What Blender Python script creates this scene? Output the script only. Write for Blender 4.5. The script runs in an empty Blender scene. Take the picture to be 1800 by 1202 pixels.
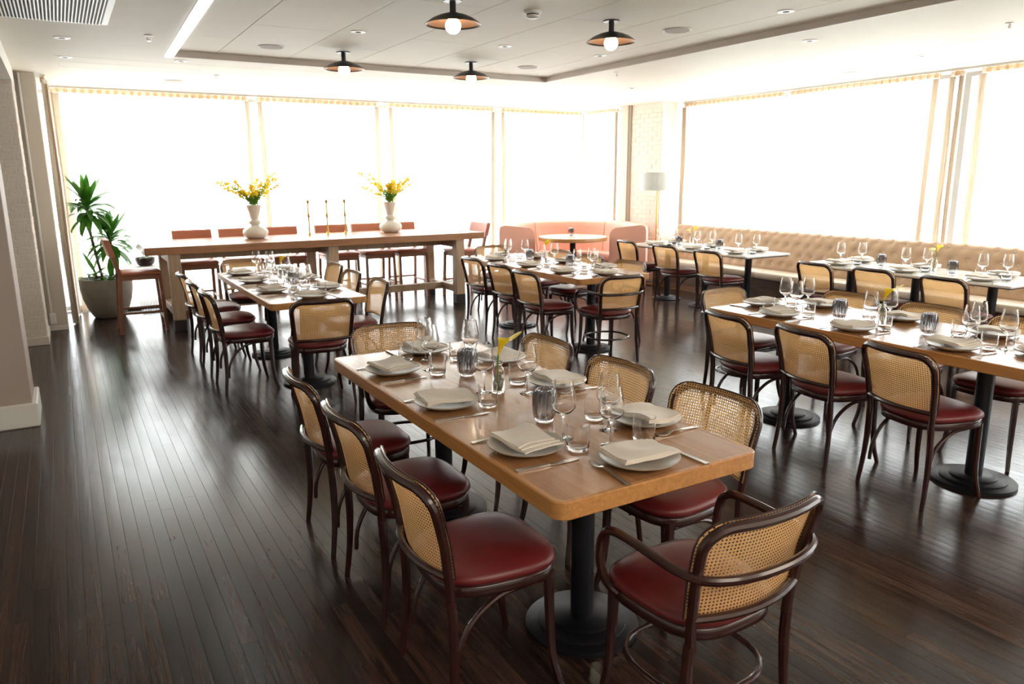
import bpy, bmesh, math, random
from mathutils import Vector, Matrix, noise
PI = math.pi
random.seed(7)
S = bpy.context.scene
COL = S.collection
rnd = random.Random(11)

# ------------------------------------------------------------------ camera, sky, exposure
cam_d = bpy.data.cameras.new('camera')
cam = bpy.data.objects.new('camera', cam_d)
COL.objects.link(cam)
cam_d.sensor_width = 36.0
cam_d.lens = 26.28
cam_d.clip_start = 0.05
RX = Vector((0.85967545, -0.51080483, -0.00604544))
DN = Vector((-0.11512834, -0.18220197, -0.97649778))
FW = Vector((0.49769829, 0.84016716, -0.21544268))
cam.matrix_world = Matrix(((RX.x, -DN.x, -FW.x, 0), (RX.y, -DN.y, -FW.y, 0), (RX.z, -DN.z, -FW.z, 1.66), (0, 0, 0, 1)))
S.camera = cam
cam_d.dof.use_dof = True
cam_d.dof.focus_distance = 2.9
cam_d.dof.aperture_fstop = 6.3

world = bpy.data.worlds.new('overcast_sky')
S.world = world
world.use_nodes = True
bg = world.node_tree.nodes['Background']
bg.inputs[0].default_value = (0.96, 0.965, 0.98, 1)
# overcast sky: brightness rises from horizon to zenith as (1 + 2 sin h) / 3
wn = world.node_tree
w_tc = wn.nodes.new('ShaderNodeTexCoord'); w_sp = wn.nodes.new('ShaderNodeSeparateXYZ')
wn.links.new(w_tc.outputs['Generated'], w_sp.inputs[0])
w_mx = wn.nodes.new('ShaderNodeMath'); w_mx.operation = 'MAXIMUM'; w_mx.inputs[1].default_value = 0.0
wn.links.new(w_sp.outputs[2], w_mx.inputs[0])
SKY = 12.0
w_ma = wn.nodes.new('ShaderNodeMath'); w_ma.operation = 'MULTIPLY_ADD'; w_ma.inputs[1].default_value = SKY * 2 / 3; w_ma.inputs[2].default_value = SKY / 3
wn.links.new(w_mx.outputs[0], w_ma.inputs[0]); wn.links.new(w_ma.outputs[0], bg.inputs[1])
# house lights of the room behind the camera
for k_, (lx_, ly_) in enumerate(((1.2, -1.6), (4.8, -1.6))):
    al_d = bpy.data.lights.new('house_light', 'AREA'); al_d.shape = 'RECTANGLE'; al_d.size = 2.6; al_d.size_y = 1.6
    al_d.energy = 70.0; al_d.color = (1.0, 0.86, 0.72)
    al_ = bpy.data.objects.new('house_light', al_d); COL.objects.link(al_); al_.location = (lx_, ly_, 2.70)
S.view_settings.view_transform = 'Standard'
S.view_settings.look = 'None'
S.view_settings.gamma = 1.0
S.view_settings.use_curve_mapping = False
S.view_settings.exposure = 0.58
S.cycles.max_bounces = 14
S.cycles.diffuse_bounces = 8
S.cycles.glossy_bounces = 5
S.cycles.transmission_bounces = 10
S.cycles.transparent_max_bounces = 24
S.cycles.use_denoising = True
S.cycles.caustics_reflective = True
CEIL = 2.77
def D0(a): return a * PI / 180

# ------------------------------------------------------------------ materials
def new_mat(name):
    m = bpy.data.materials.new(name)
    m.use_nodes = True
    nt = m.node_tree
    return m, nt, nt.nodes['Principled BSDF']

def simple(name, col, rough=0.5, metal=0.0, coat=0.0, spec=0.5, noise_amt=0.0, nscale=20.0, bump=0.0, bscale=60.0, sheen=0.0, coat_rough=0.1):
    m, nt, b = new_mat(name)
    b.inputs['Base Color'].default_value = (*col, 1)
    b.inputs['Roughness'].default_value = rough
    b.inputs['Metallic'].default_value = metal
    b.inputs['Coat Weight'].default_value = coat
    b.inputs['Coat Roughness'].default_value = coat_rough
    b.inputs['Specular IOR Level'].default_value = spec
    if sheen:
        b.inputs['Sheen Weight'].default_value = sheen
    tc = nt.nodes.new('ShaderNodeTexCoord')
    if noise_amt > 0:
        n = nt.nodes.new('ShaderNodeTexNoise'); n.inputs['Scale'].default_value = nscale; n.inputs['Detail'].default_value = 4
        nt.links.new(tc.outputs['Object'], n.inputs['Vector'])
        r = nt.nodes.new('ShaderNodeValToRGB')
        r.color_ramp.elements[0].position = 0.3; r.color_ramp.elements[1].position = 0.7
        r.color_ramp.elements[0].color = (*[c * (1 - noise_amt) for c in col], 1)
        r.color_ramp.elements[1].color = (*[min(1, c * (1 + noise_amt)) for c in col], 1)
        nt.links.new(n.outputs['Fac'], r.inputs[0]); nt.links.new(r.outputs[0], b.inputs['Base Color'])
    if bump > 0:
        n2 = nt.nodes.new('ShaderNodeTexNoise'); n2.inputs['Scale'].default_value = bscale; n2.inputs['Detail'].default_value = 5
        nt.links.new(tc.outputs['Object'], n2.inputs['Vector'])
        bp = nt.nodes.new('ShaderNodeBump'); bp.inputs['Strength'].default_value = bump; bp.inputs['Distance'].default_value = 0.01
        nt.links.new(n2.outputs['Fac'], bp.inputs['Height']); nt.links.new(bp.outputs[0], b.inputs['Normal'])
    return m

def wood(name, c1, c2, rough=0.3, axis='Y', scale=1.0, coat=0.0, rand=False, c3=None, rvar=0.0, bump=0.05, spec=0.5):
    """stretched noise grain along an axis, cathedral figure from a distorted wave"""
    m, nt, b = new_mat(name)
    L = nt.links.new
    tc = nt.nodes.new('ShaderNodeTexCoord')
    mp = nt.nodes.new('ShaderNodeMapping')
    sc = {'Y': (1, 0.055, 1), 'X': (0.055, 1, 1), 'Z': (1, 1, 0.055)}[axis]
    mp.inputs['Scale'].default_value = [s * scale for s in sc]
    src = tc.outputs['Object']
    fac_r = None
    if rand:
        oi = nt.nodes.new('ShaderNodeObjectInfo')
        ge = nt.nodes.new('ShaderNodeNewGeometry')
        ad = nt.nodes.new('ShaderNodeMath'); ad.operation = 'ADD'
        L(oi.outputs['Random'], ad.inputs[0]); L(ge.outputs['Random Per Island'], ad.inputs[1])
        fr = nt.nodes.new('ShaderNodeMath'); fr.operation = 'FRACT'; L(ad.outputs[0], fr.inputs[0])
        fac_r = fr.outputs[0]
        mu = nt.nodes.new('ShaderNodeMath'); mu.operation = 'MULTIPLY'; mu.inputs[1].default_value = 37.0; L(fac_r, mu.inputs[0])
        cx = nt.nodes.new('ShaderNodeCombineXYZ'); L(mu.outputs[0], cx.inputs[0]); L(mu.outputs[0], cx.inputs[1]); L(mu.outputs[0], cx.inputs[2])
        va = nt.nodes.new('ShaderNodeVectorMath'); va.operation = 'ADD'
        L(tc.outputs['Object'], va.inputs[0]); L(cx.outputs[0], va.inputs[1])
        src = va.outputs[0]
    L(src, mp.inputs['Vector'])
    n = nt.nodes.new('ShaderNodeTexNoise'); n.inputs['Scale'].default_value = 60; n.inputs['Detail'].default_value = 6; n.inputs['Roughness'].default_value = 0.6
    L(mp.outputs[0], n.inputs['Vector'])
    n2 = nt.nodes.new('ShaderNodeTexNoise'); n2.inputs['Scale'].default_value = 7; n2.inputs['Detail'].default_value = 3; n2.inputs['Distortion'].default_value = 1.2
    L(mp.outputs[0], n2.inputs['Vector'])
    # growth-ring figure: contour lines of the low noise
    m1 = nt.nodes.new('ShaderNodeMath'); m1.operation = 'MULTIPLY'; m1.inputs[1].default_value = 60.0; L(n2.outputs['Fac'], m1.inputs[0])
    m2 = nt.nodes.new('ShaderNodeMath'); m2.operation = 'SINE'; L(m1.outputs[0], m2.inputs[0])
    m3 = nt.nodes.new('ShaderNodeMath'); m3.operation = 'MULTIPLY_ADD'; m3.inputs[1].default_value = 0.09; m3.inputs[2].default_value = 0.0; L(m2.outputs[0], m3.inputs[0])
    m4 = nt.nodes.new('ShaderNodeMath'); m4.operation = 'ADD'; L(n.outputs['Fac'], m4.inputs[0]); L(m3.outputs[0], m4.inputs[1])
    r = nt.nodes.new('ShaderNodeValToRGB')
    r.color_ramp.elements[0].position = 0.25; r.color_ramp.elements[1].position = 0.75
    r.color_ramp.elements[0].color = (*c1, 1); r.color_ramp.elements[1].color = (*c2, 1)
    L(m4.outputs[0], r.inputs[0])
    out = r.outputs[0]
    if rand:
        mx = nt.nodes.new('ShaderNodeMixRGB'); mx.blend_type = 'MULTIPLY'; mx.inputs[0].default_value = 1.0
        rr = nt.nodes.new('ShaderNodeValToRGB')
        rr.color_ramp.elements[0].color = (0.62, 0.60, 0.62, 1); rr.color_ramp.elements[1].color = (1.45, 1.35, 1.22, 1)
        L(fac_r, rr.inputs[0]); L(out, mx.inputs[1]); L(rr.outputs[0], mx.inputs[2]); out = mx.outputs[0]
    L(out, b.inputs['Base Color'])
    b.inputs['Roughness'].default_value = rough
    b.inputs['Specular IOR Level'].default_value = spec
    b.inputs['Coat Weight'].default_value = coat
    b.inputs['Coat Roughness'].default_value = 0.08
    if rvar > 0:
        n3 = nt.nodes.new('ShaderNodeTexNoise'); n3.inputs['Scale'].default_value = 2.2; n3.inputs['Detail'].default_value = 6
        L(src, n3.inputs['Vector'])
        ma = nt.nodes.new('ShaderNodeMapRange'); ma.inputs[1].default_value = 0.3; ma.inputs[2].default_value = 0.7
        ma.inputs[3].default_value = rough - rvar; ma.inputs[4].default_value = rough + rvar
        L(n3.outputs['Fac'], ma.inputs[0]); L(ma.outputs[0], b.inputs['Roughness'])
    if bump > 0:
        bp = nt.nodes.new('ShaderNodeBump'); bp.inputs['Strength'].default_value = bump; bp.inputs['Distance'].default_value = 0.004
        if rand:
            n5 = nt.nodes.new('ShaderNodeTexNoise'); n5.inputs['Scale'].default_value = 14; n5.inputs['Detail'].default_value = 4
            L(src, n5.inputs['Vector'])
            m5 = nt.nodes.new('ShaderNodeMath'); m5.operation = 'MULTIPLY_ADD'; m5.inputs[1].default_value = 0.7
            L(n5.outputs['Fac'], m5.inputs[0]); L(m4.outputs[0], m5.inputs[2])
            L(m5.outputs[0], bp.inputs['Height'])
        else:
            L(m4.outputs[0], bp.inputs['Height'])
        L(bp.outputs[0], b.inputs['Normal'])
    return m

def glass(name, col=(1, 1, 1), rough=0.0, ior=1.45):
    m = bpy.data.materials.new(name); m.use_nodes = True; nt = m.node_tree
    nt.nodes.clear()
    o = nt.nodes.new('ShaderNodeOutputMaterial'); g = nt.nodes.new('ShaderNodeBsdfGlass')
    g.inputs['Color'].default_value = (*col, 1); g.inputs['Roughness'].default_value = rough; g.inputs['IOR'].default_value = ior
    nt.links.new(g.outputs[0], o.inputs[0])
    return m

def emit(name, col, s):
    m, nt, b = new_mat(name)
    b.inputs['Base Color'].default_value = (*col, 1)
    b.inputs['Emission Color'].default_value = (*col, 1)
    b.inputs['Emission Strength'].default_value = s
    return m

M = {}
M['bent'] = wood('dark_bentwood', (0.024, 0.0065, 0.0052), (0.036, 0.0095, 0.0070), 0.25, 'Z', 1.2, 0.35, bump=0.0)
M['leather'] = simple('oxblood_leather', (0.13, 0.013, 0.014), 0.36, bump=0.06, bscale=350, spec=0.5)
M['oak_edge'] = wood('oak_edging', (0.38, 0.17, 0.050), (0.54, 0.27, 0.095), 0.34, 'Y', 1.0, 0.1)
M['oak_top'] = wood('stained_oak_top', (0.30, 0.135, 0.052), (0.42, 0.21, 0.088), 0.20, 'Y', 0.8, 0.25, bump=0.01)
M['walnut_top'] = wood('communal_top_wood', (0.30, 0.13, 0.055), (0.42, 0.20, 0.09), 0.28, 'X', 0.8, 0.15, bump=0.02)
M['pale_oak'] = wood('pale_oak', (0.40, 0.28, 0.18), (0.55, 0.40, 0.27), 0.5, 'Z', 0.9, 0.0, bump=0.03)
M['dark_shoe'] = simple('dark_leg_shoe', (0.03, 0.02, 0.02), 0.5)
M['stool_wood'] = wood('stool_beech', (0.20, 0.075, 0.035), (0.30, 0.12, 0.06), 0.4, 'Z', 1.0, 0.1)
M['stool_leather'] = simple('tan_red_leather', (0.42, 0.14, 0.075), 0.42, bump=0.05, bscale=200)
M['iron'] = simple('black_iron', (0.012, 0.013, 0.018), 0.42, 0.4, bump=0.05, bscale=300)
M['plank'] = wood('stained_floorboard', (0.011, 0.0056, 0.0046), (0.052, 0.029, 0.0215), 0.20, 'Y', 1.0, 0.0, rand=True, rvar=0.04, bump=0.07, spec=0.42)
M['plank'].node_tree.nodes['Principled BSDF'].inputs['Specular Tint'].default_value = (0.74, 0.89, 1.0, 1)  # bluish sky reflection put into the boards' own specular colour
M['subfloor'] = simple('subfloor', (0.008, 0.005, 0.004), 0.6)
M['ceil'] = simple('ceiling_paint', (0.84, 0.80, 0.70), 0.6, noise_amt=0.015, nscale=3)
M['white'] = simple('white_paint', (0.80, 0.78, 0.73), 0.45)
M['beige'] = simple('beige_paint', (0.60, 0.55, 0.48), 0.55)
M['taupe'] = simple('taupe_wall_paint', (0.44, 0.365, 0.32), 0.55)
M['brick'] = simple('painted_brick', (0.74, 0.67, 0.59), 0.6, noise_amt=0.04, nscale=30, bump=0.35, bscale=45)
M['mortar'] = simple('painted_mortar', (0.74, 0.68, 0.61), 0.7, bump=0.3, bscale=80)
M['trim_tan'] = simple('tray_trim', (0.62, 0.56, 0.50), 0.35)
M['black'] = simple('black_recess', (0.01, 0.01, 0.01), 0.6)
M['grille'] = simple('grille_metal', (0.72, 0.70, 0.68), 0.4)
M['plate'] = simple('stoneware_plate', (0.47, 0.425, 0.36), 0.30, noise_amt=0.03, nscale=60)
M['napkin'] = simple('linen_napkin', (0.68, 0.62, 0.54), 0.85, noise_amt=0.03, nscale=300, bump=0.12, bscale=700, sheen=0.2)
M['steel'] = simple('brushed_steel', (0.62, 0.60, 0.57), 0.22, 1.0)
M['brass'] = simple('brass', (0.55, 0.36, 0.10), 0.25, 1.0)
M['glass'] = glass('clear_glass')
M['lampmetal'] = simple('black_enamel', (0.018, 0.014, 0.012), 0.35)
M['copper'] = simple('brown_inner_reflector', (0.19, 0.11, 0.07), 0.5)
M['bulb'] = emit('lit_globe', (1.0, 0.80, 0.55), 22.0)
M['striplight'] = emit('lit_strip', (0.95, 1.0, 1.0), 1.6)
M['plastic'] = simple('white_plastic', (0.78, 0.77, 0.74), 0.35)
M['pink'] = simple('pink_leather', (0.84, 0.46, 0.36), 0.42, noise_amt=0.02, nscale=8, bump=0.04, bscale=200)
M['tan'] = simple('tan_leather', (0.50, 0.335, 0.215), 0.45, noise_amt=0.03, nscale=6, bump=0.04, bscale=200)
M['cream'] = simple('cream_seat_leather', (0.68, 0.58, 0.47), 0.4)
M['bankwood'] = wood('banquette_base_wood', (0.055, 0.026, 0.015), (0.12, 0.06, 0.034), 0.45, 'Y', 1.0)
M['kickwood'] = wood('banquette_kick_wood', (0.22, 0.10, 0.04), (0.34, 0.17, 0.075), 0.4, 'Y', 1.0)
M['marble'] = simple('white_stone_top', (0.78, 0.77, 0.74), 0.12, noise_amt=0.03, nscale=5)
M['ceramic'] = simple('white_ceramic', (0.72, 0.69, 0.62), 0.25)
M['concrete'] = simple('concrete_pot', (0.27, 0.24, 0.20), 0.7, noise_amt=0.12, nscale=9, bump=0.1, bscale=60)
M['soil'] = simple('soil', (0.03, 0.02, 0.014), 0.9, bump=0.5, bscale=90)
M['bark'] = simple('cane_bark', (0.12, 0.08, 0.05), 0.8, bump=0.3, bscale=60)
M['stem'] = simple('green_stem', (0.10, 0.26, 0.04), 0.5)
M['wire'] = simple('white_wire', (0.6, 0.6, 0.58), 0.4)
M['wicker'] = simple('dark_planter_glaze', (0.05, 0.035, 0.04), 0.35, noise_amt=0.3, nscale=40)
M['outside'] = simple('pale_paving', (0.66, 0.66, 0.64), 0.8, noise_amt=0.05, nscale=3)
M['frame'] = simple('window_frame_paint', (0.55, 0.55, 0.54), 0.4)
M['wax'] = simple('candle_wax', (0.8, 0.76, 0.68), 0.5)

def leaf_mat(name, c1, c2, trans):
    m, nt, b = new_mat(name); L = nt.links.new
    tc = nt.nodes.new('ShaderNodeTexCoord'); n = nt.nodes.new('ShaderNodeTexNoise'); n.inputs['Scale'].default_value = 6
    L(tc.outputs['Object'], n.inputs['Vector'])
    r = nt.nodes.new('ShaderNodeValToRGB'); r.color_ramp.elements[0].position = .35; r.color_ramp.elements[1].position = .65
    r.color_ramp.elements[0].color = (*c1, 1); r.color_ramp.elements[1].color = (*c2, 1)
    L(n.outputs['Fac'], r.inputs[0]); L(r.outputs[0], b.inputs['Base Color'])
    b.inputs['Roughness'].default_value = 0.35
    t = nt.nodes.new('ShaderNodeBsdfTranslucent'); L(r.outputs[0], t.inputs[0])
    mx = nt.nodes.new('ShaderNodeMixShader'); mx.inputs[0].default_value = trans
    L(b.outputs[0], mx.inputs[1]); L(t.outputs[0], mx.inputs[2])
    L(mx.outputs[0], nt.nodes['Material Output'].inputs[0])
    return m
M['leaf'] = leaf_mat('dracaena_leaf', (0.022, 0.11, 0.012), (0.10, 0.30, 0.03), 0.4)
M['leaf_lime'] = leaf_mat('bright_foliage', (0.12, 0.30, 0.02), (0.25, 0.45, 0.04), 0.4)
M['petal'] = leaf_mat('yellow_petal', (0.88, 0.64, 0.015), (0.98, 0.80, 0.05), 0.4)
M['petal_pale'] = leaf_mat('pale_lily_petal', (0.80, 0.72, 0.30), (0.9, 0.85, 0.55), 0.4)

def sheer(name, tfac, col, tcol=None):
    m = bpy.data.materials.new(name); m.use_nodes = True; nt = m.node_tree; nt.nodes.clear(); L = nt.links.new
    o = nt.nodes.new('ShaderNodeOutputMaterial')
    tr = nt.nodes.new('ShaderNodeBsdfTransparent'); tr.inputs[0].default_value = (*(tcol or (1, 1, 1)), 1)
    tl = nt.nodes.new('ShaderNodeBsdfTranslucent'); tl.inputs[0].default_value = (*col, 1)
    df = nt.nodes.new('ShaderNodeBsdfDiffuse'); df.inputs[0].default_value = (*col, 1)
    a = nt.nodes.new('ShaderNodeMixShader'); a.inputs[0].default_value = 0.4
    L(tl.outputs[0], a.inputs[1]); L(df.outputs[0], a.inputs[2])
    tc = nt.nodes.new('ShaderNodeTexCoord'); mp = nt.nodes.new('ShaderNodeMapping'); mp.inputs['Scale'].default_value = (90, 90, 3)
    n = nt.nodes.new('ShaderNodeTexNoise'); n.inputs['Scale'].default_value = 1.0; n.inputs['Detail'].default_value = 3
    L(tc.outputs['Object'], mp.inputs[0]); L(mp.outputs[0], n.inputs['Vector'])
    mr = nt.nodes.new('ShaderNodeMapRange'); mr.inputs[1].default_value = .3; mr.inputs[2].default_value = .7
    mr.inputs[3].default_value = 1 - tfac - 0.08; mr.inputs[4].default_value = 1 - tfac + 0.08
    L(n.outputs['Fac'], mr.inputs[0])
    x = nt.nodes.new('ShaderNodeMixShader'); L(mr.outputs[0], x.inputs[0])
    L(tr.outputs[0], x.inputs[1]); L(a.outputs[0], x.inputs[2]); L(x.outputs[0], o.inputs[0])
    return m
M['sheer'] = sheer('sheer_curtain', 0.52, (0.93, 0.90, 0.86), (0.97, 0.96, 0.94))
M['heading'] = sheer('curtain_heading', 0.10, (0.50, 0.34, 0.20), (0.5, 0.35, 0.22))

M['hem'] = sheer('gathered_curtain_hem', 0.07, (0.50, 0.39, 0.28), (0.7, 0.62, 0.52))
def window_glass():
    m = bpy.data.materials.new('window_pane'); m.use_nodes = True; nt = m.node_tree; nt.nodes.clear(); L = nt.links.new
    o = nt.nodes.new('ShaderNodeOutputMaterial'); tr = nt.nodes.new('ShaderNodeBsdfTransparent'); tr.inputs[0].default_value = (.97, .99, .99, 1)
    gl = nt.nodes.new('ShaderNodeBsdfGlossy'); gl.inputs['Roughness'].default_value = 0.02
    x = nt.nodes.new('ShaderNodeMixShader'); x.inputs[0].default_value = 0.06
    L(tr.outputs[0], x.inputs[1]); L(gl.outputs[0], x.inputs[2]); L(x.outputs[0], o.inputs[0])
    return m
M['pane'] = window_glass()

def cane_mat():
    m, nt, b = new_mat('woven_cane'); L = nt.links.new
    uv = nt.nodes.new('ShaderNodeUVMap'); uv.uv_map = 'uv'
    sx = nt.nodes.new('ShaderNodeSeparateXYZ'); L(uv.outputs[0], sx.inputs[0])
    def mth(op, a, bb=None, c=None):
        n = nt.nodes.new('ShaderNodeMath'); n.operation = op
        for i, v in enumerate((a, bb, c)):
            if v is None: continue
            if isinstance(v, (int, float)): n.inputs[i].default_value = v
            else: L(v, n.inputs[i])
        return n.outputs[0]
    cell = 0.0112
    fx = mth('SUBTRACT', mth('FRACT', mth('DIVIDE', sx.outputs[0], cell)), 0.5)
    fy = mth('SUBTRACT', mth('FRACT', mth('DIVIDE', sx.outputs[1], cell)), 0.5)
    ax, ay = mth('ABSOLUTE', fx), mth('ABSOLUTE', fy)
    oct_ = mth('MAXIMUM', mth('MAXIMUM', ax, ay), mth('MULTIPLY', mth('ADD', ax, ay), 0.72))
    hole = mth('LESS_THAN', oct_, 0.27)
    # strand colour: darker in the grooves between strands
    dg = mth('ABSOLUTE', mth('SUBTRACT', mth('FRACT', mth('MULTIPLY', sx.outputs[0], 2.0 / cell)), 0.5))
    r = nt.nodes.new('ShaderNodeValToRGB')
    r.color_ramp.elements[0].color = (0.94, 0.58, 0.25, 1); r.color_ramp.elements[1].color = (0.76, 0.42, 0.15, 1)
    L(dg, r.inputs[0]); 
    nz = nt.nodes.new('ShaderNodeTexNoise'); nz.inputs['Scale'].default_value = 8; L(uv.outputs[0], nz.inputs['Vector'])
    mc = nt.nodes.new('ShaderNodeMixRGB'); mc.blend_type = 'MULTIPLY'; mc.inputs[0].default_value = 0.2
    L(r.outputs[0], mc.inputs[1]); L(nz.outputs['Fac'], mc.inputs[2])
    hs = nt.nodes.new('ShaderNodeBrightContrast'); hs.inputs[1].default_value = 0.02; L(mc.outputs[0], hs.inputs[0])
    L(hs.outputs[0], b.inputs['Base Color'])
    b.inputs['Roughness'].default_value = 0.42
    tl = nt.nodes.new('ShaderNodeBsdfTranslucent'); L(hs.outputs[0], tl.inputs[0])
    m1 = nt.nodes.new('ShaderNodeMixShader'); m1.inputs[0].default_value = 0.5
    L(b.outputs[0], m1.inputs[1]); L(tl.outputs[0], m1.inputs[2])
    tp = nt.nodes.new('ShaderNodeBsdfTransparent'); m2 = nt.nodes.new('ShaderNodeMixShader')
    L(hole, m2.inputs[0]); L(m1.outputs[0], m2.inputs[1]); L(tp.outputs[0], m2.inputs[2])
    L(m2.outputs[0], nt.nodes['Material Output'].inputs[0])
    return m
M['cane'] = cane_mat()

def smoke_glass():
    m = glass('smoked_fluted_glass'); nt = m.node_tree; L = nt.links.new
    g = [n for n in nt.nodes if n.type == 'BSDF_GLASS'][0]
    tc = nt.nodes.new('ShaderNodeTexCoord'); sp = nt.nodes.new('ShaderNodeSeparateXYZ'); L(tc.outputs['Object'], sp.inputs[0])
    mr = nt.nodes.new('ShaderNodeMapRange'); mr.inputs[1].default_value = 0.015; mr.inputs[2].default_value = 0.10; L(sp.outputs[2], mr.inputs[0])
    r = nt.nodes.new('ShaderNodeValToRGB'); r.color_ramp.elements[0].color = (0.97, 0.97, 0.98, 1); r.color_ramp.elements[1].color = (0.60, 0.60, 0.61, 1)
    L(mr.outputs[0], r.inputs[0]); L(r.outputs[0], g.inputs[0])
    return m
M['smoke'] = smoke_glass()

# ------------------------------------------------------------------ mesh helpers
class MB:
    def __init__(s): s.v = []; s.f = []; s.uv = None
    def add(s, vs, fs):
        o = len(s.v); s.v += [tuple(p) for p in vs]; s.f += [tuple(i + o for i in f) for f in fs]; return s
    def box(s, x0, x1, y0, y1, z0, z1, bev=0.0):
        if bev <= 0:
            return s.add([(x0, y0, z0), (x1, y0, z0), (x1, y1, z0), (x0, y1, z0), (x0, y0, z1), (x1, y0, z1), (x1, y1, z1), (x0, y1, z1)],
                         [(0, 3, 2, 1), (4, 5, 6, 7), (0, 1, 5, 4), (1, 2, 6, 5), (2, 3, 7, 6), (3, 0, 4, 7)])
        b = bev; P = []
        for z, i in ((z0, b), (z0 + b, 0), (z1 - b, 0), (z1, b)):
            k = b if i == 0 else 2 * b
            a0, a1, c0, c1 = x0 + i, x1 - i, y0 + i, y1 - i
            P += [(a0 + (b if i == 0 else 0), c0, z), (a1 - (b if i == 0 else 0), c0, z), (a1, c0 + (b if i == 0 else 0), z), (a1, c1 - (b if i == 0 else 0), z),
                  (a1 - (b if i == 0 else 0), c1, z), (a0 + (b if i == 0 else 0), c1, z), (a0, c1 - (b if i == 0 else 0), z), (a0, c0 + (b if i == 0 else 0), z)]
        F = [tuple(range(7, -1, -1)), tuple(range(24, 32))]
        for r_ in range(3):
            for i in range(8):
                j = (i + 1) % 8; F.append((r_ * 8 + i, r_ * 8 + j, r_ * 8 + 8 + j, r_ * 8 + 8 + i))
        return s.add(P, F)
    def tube(s, pts, rad, seg=8, closed=False, caps=True, flat=1.0):
        pts = [Vector(p) for p in pts]; n = len(pts)
        rads = rad if isinstance(rad, (list, tuple)) else [rad] * n
        up = Vector((0, 0, 1)); V = []; prev = None
        for i, p in enumerate(pts):
            if closed: t = (pts[(i + 1) % n] - pts[i - 1])
            else: t = pts[min(i + 1, n - 1)] - pts[max(i - 1, 0)]
            t.normalize()
            if prev is None:
                a = up if abs(t.z) < 0.9 else Vector((1, 0, 0))
                u = t.cross(a).normalized()
            else:
                u = (prev - t * prev.dot(t)).normalized()
            prev = u; w = t.cross(u)
            for k in range(seg):
                an = 2 * PI * k / seg
                V.append(p + u * (math.cos(an) * rads[i]) + w * (math.sin(an) * rads[i] * flat))
        F = []
        m = n if closed else n - 1
        for i in range(m):
            for k in range(seg):
                a, b_ = i * seg + k, i * seg + (k + 1) % seg
                c, d = ((i + 1) % n) * seg + (k + 1) % seg, ((i + 1) % n) * seg + k
                F.append((a, b_, c, d))
        if caps and not closed:
            F.append(tuple(range(seg - 1, -1, -1))); F.append(tuple((n - 1) * seg + k for k in range(seg)))
        return s.add(V, F)
    def lathe(s, prof, seg=24, c=(0, 0, 0), flute=0, famp=0.0, frange=None):
        V = []; F = []; n = len(prof)
        for (r_, z) in prof:
            for k in range(seg):
                an = 2 * PI * k / seg; rr = r_
                if flute and r_ > 0.004 and (frange is None or frange[0] <= z <= frange[1]):
                    rr = r_ + famp * abs(math.sin(an * flute / 2)) - famp
                V.append((c[0] + rr * math.cos(an), c[1] + rr * math.sin(an), c[2] + z))
        for i in range(n - 1):
            for k in range(seg):
                j = (k + 1) % seg
                F.append((i * seg + k, i * seg + j, (i + 1) * seg + j, (i + 1) * seg + k))
        if prof[0][0] > 1e-5 and prof[0] != prof[-1]: F.append(tuple(range(seg - 1, -1, -1)))
        if prof[-1][0] > 1e-5 and prof[0] != prof[-1]: F.append(tuple((n - 1) * seg + k for k in range(seg)))
        return s.add(V, F)
    def loft(s, rings, cap0=True, cap1=True):
        n = len(rings[0]); V = [p for r_ in rings for p in r_]; F = []
        for i in range(len(rings) - 1):
            for k in range(n):
                j = (k + 1) % n; F.append((i * n + k, i * n + j, (i + 1) * n + j, (i + 1) * n + k))
        if cap0: F.append(tuple(range(n - 1, -1, -1)))
        if cap1: F.append(tuple((len(rings) - 1) * n + k for k in range(n)))
        return s.add(V, F)
    def grid(s, rows, thick=None):
        """rows: list of equal-length point lists; optional solid thickness vector"""
        h, w = len(rows), len(rows[0]); V = [p for r_ in rows for p in r_]
        F = [(i * w + j, i * w + j + 1, (i + 1) * w + j + 1, (i + 1) * w + j) for i in range(h - 1) for j in range(w - 1)]
        return s.add(V, F)
    def mesh(s, name, mat, smooth=35, clean=False):
        me = bpy.data.meshes.new(name); me.from_pydata([tuple(p) for p in s.v], [], s.f)
        if clean or smooth is not None:
            bm = bmesh.new(); bm.from_mesh(me)
            bmesh.ops.remove_doubles(bm, verts=bm.verts, dist=1e-5)
            bmesh.ops.recalc_face_normals(bm, faces=bm.faces)
            bm.to_mesh(me); bm.free()
        me.materials.append(M[mat] if isinstance(mat, str) else mat)
        if smooth is not None:
            me.polygons.foreach_set('use_smooth', [True] * len(me.polygons))
            me.set_sharp_from_angle(angle=math.radians(smooth))
        return me

def ob(name, data, parent=None, loc=(0, 0, 0), rot=(0, 0, 0)):
    o = bpy.data.objects.new(name, data); COL.objects.link(o)
    if parent: o.parent = parent
    o.location = loc; o.rotation_euler = rot
    return o
def tag(o, label=None, cat=None, group=None, kind=None):
    if label: o['label'] = label
    if cat: o['category'] = cat
    if group: o['group'] = group
    if kind: o['kind'] = kind
    return o
def thing(name, label, cat, loc=(0, 0, 0), rz=0.0, group=None):
    return tag(ob(name, None, None, loc, (0, 0, rz)), label, cat, group)
def struct(name, me, parent=None, loc=(0, 0, 0)):
    o = ob(name, me, parent, loc)
    if not parent: o['kind'] = 'structure'
    return o
def dup(root, label, loc, rz, group=None, rx=0, ry=0):
    def cp(o, par):
        c = o.copy(); COL.objects.link(c); c.parent = par
        for ch in KIDS.get(o.name, []): cp(ch, c)
        return c
    r = cp(root, None); r.location = loc; r.rotation_euler = (rx, ry, rz)
    tag(r, label, group=group)
    return r
KIDS = {}
def kid(name, me, parent, loc=(0, 0, 0), rot=(0, 0, 0)):
    o = ob(name, me, parent, loc, rot); KIDS.setdefault(parent.name, []).append(o); return o
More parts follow.
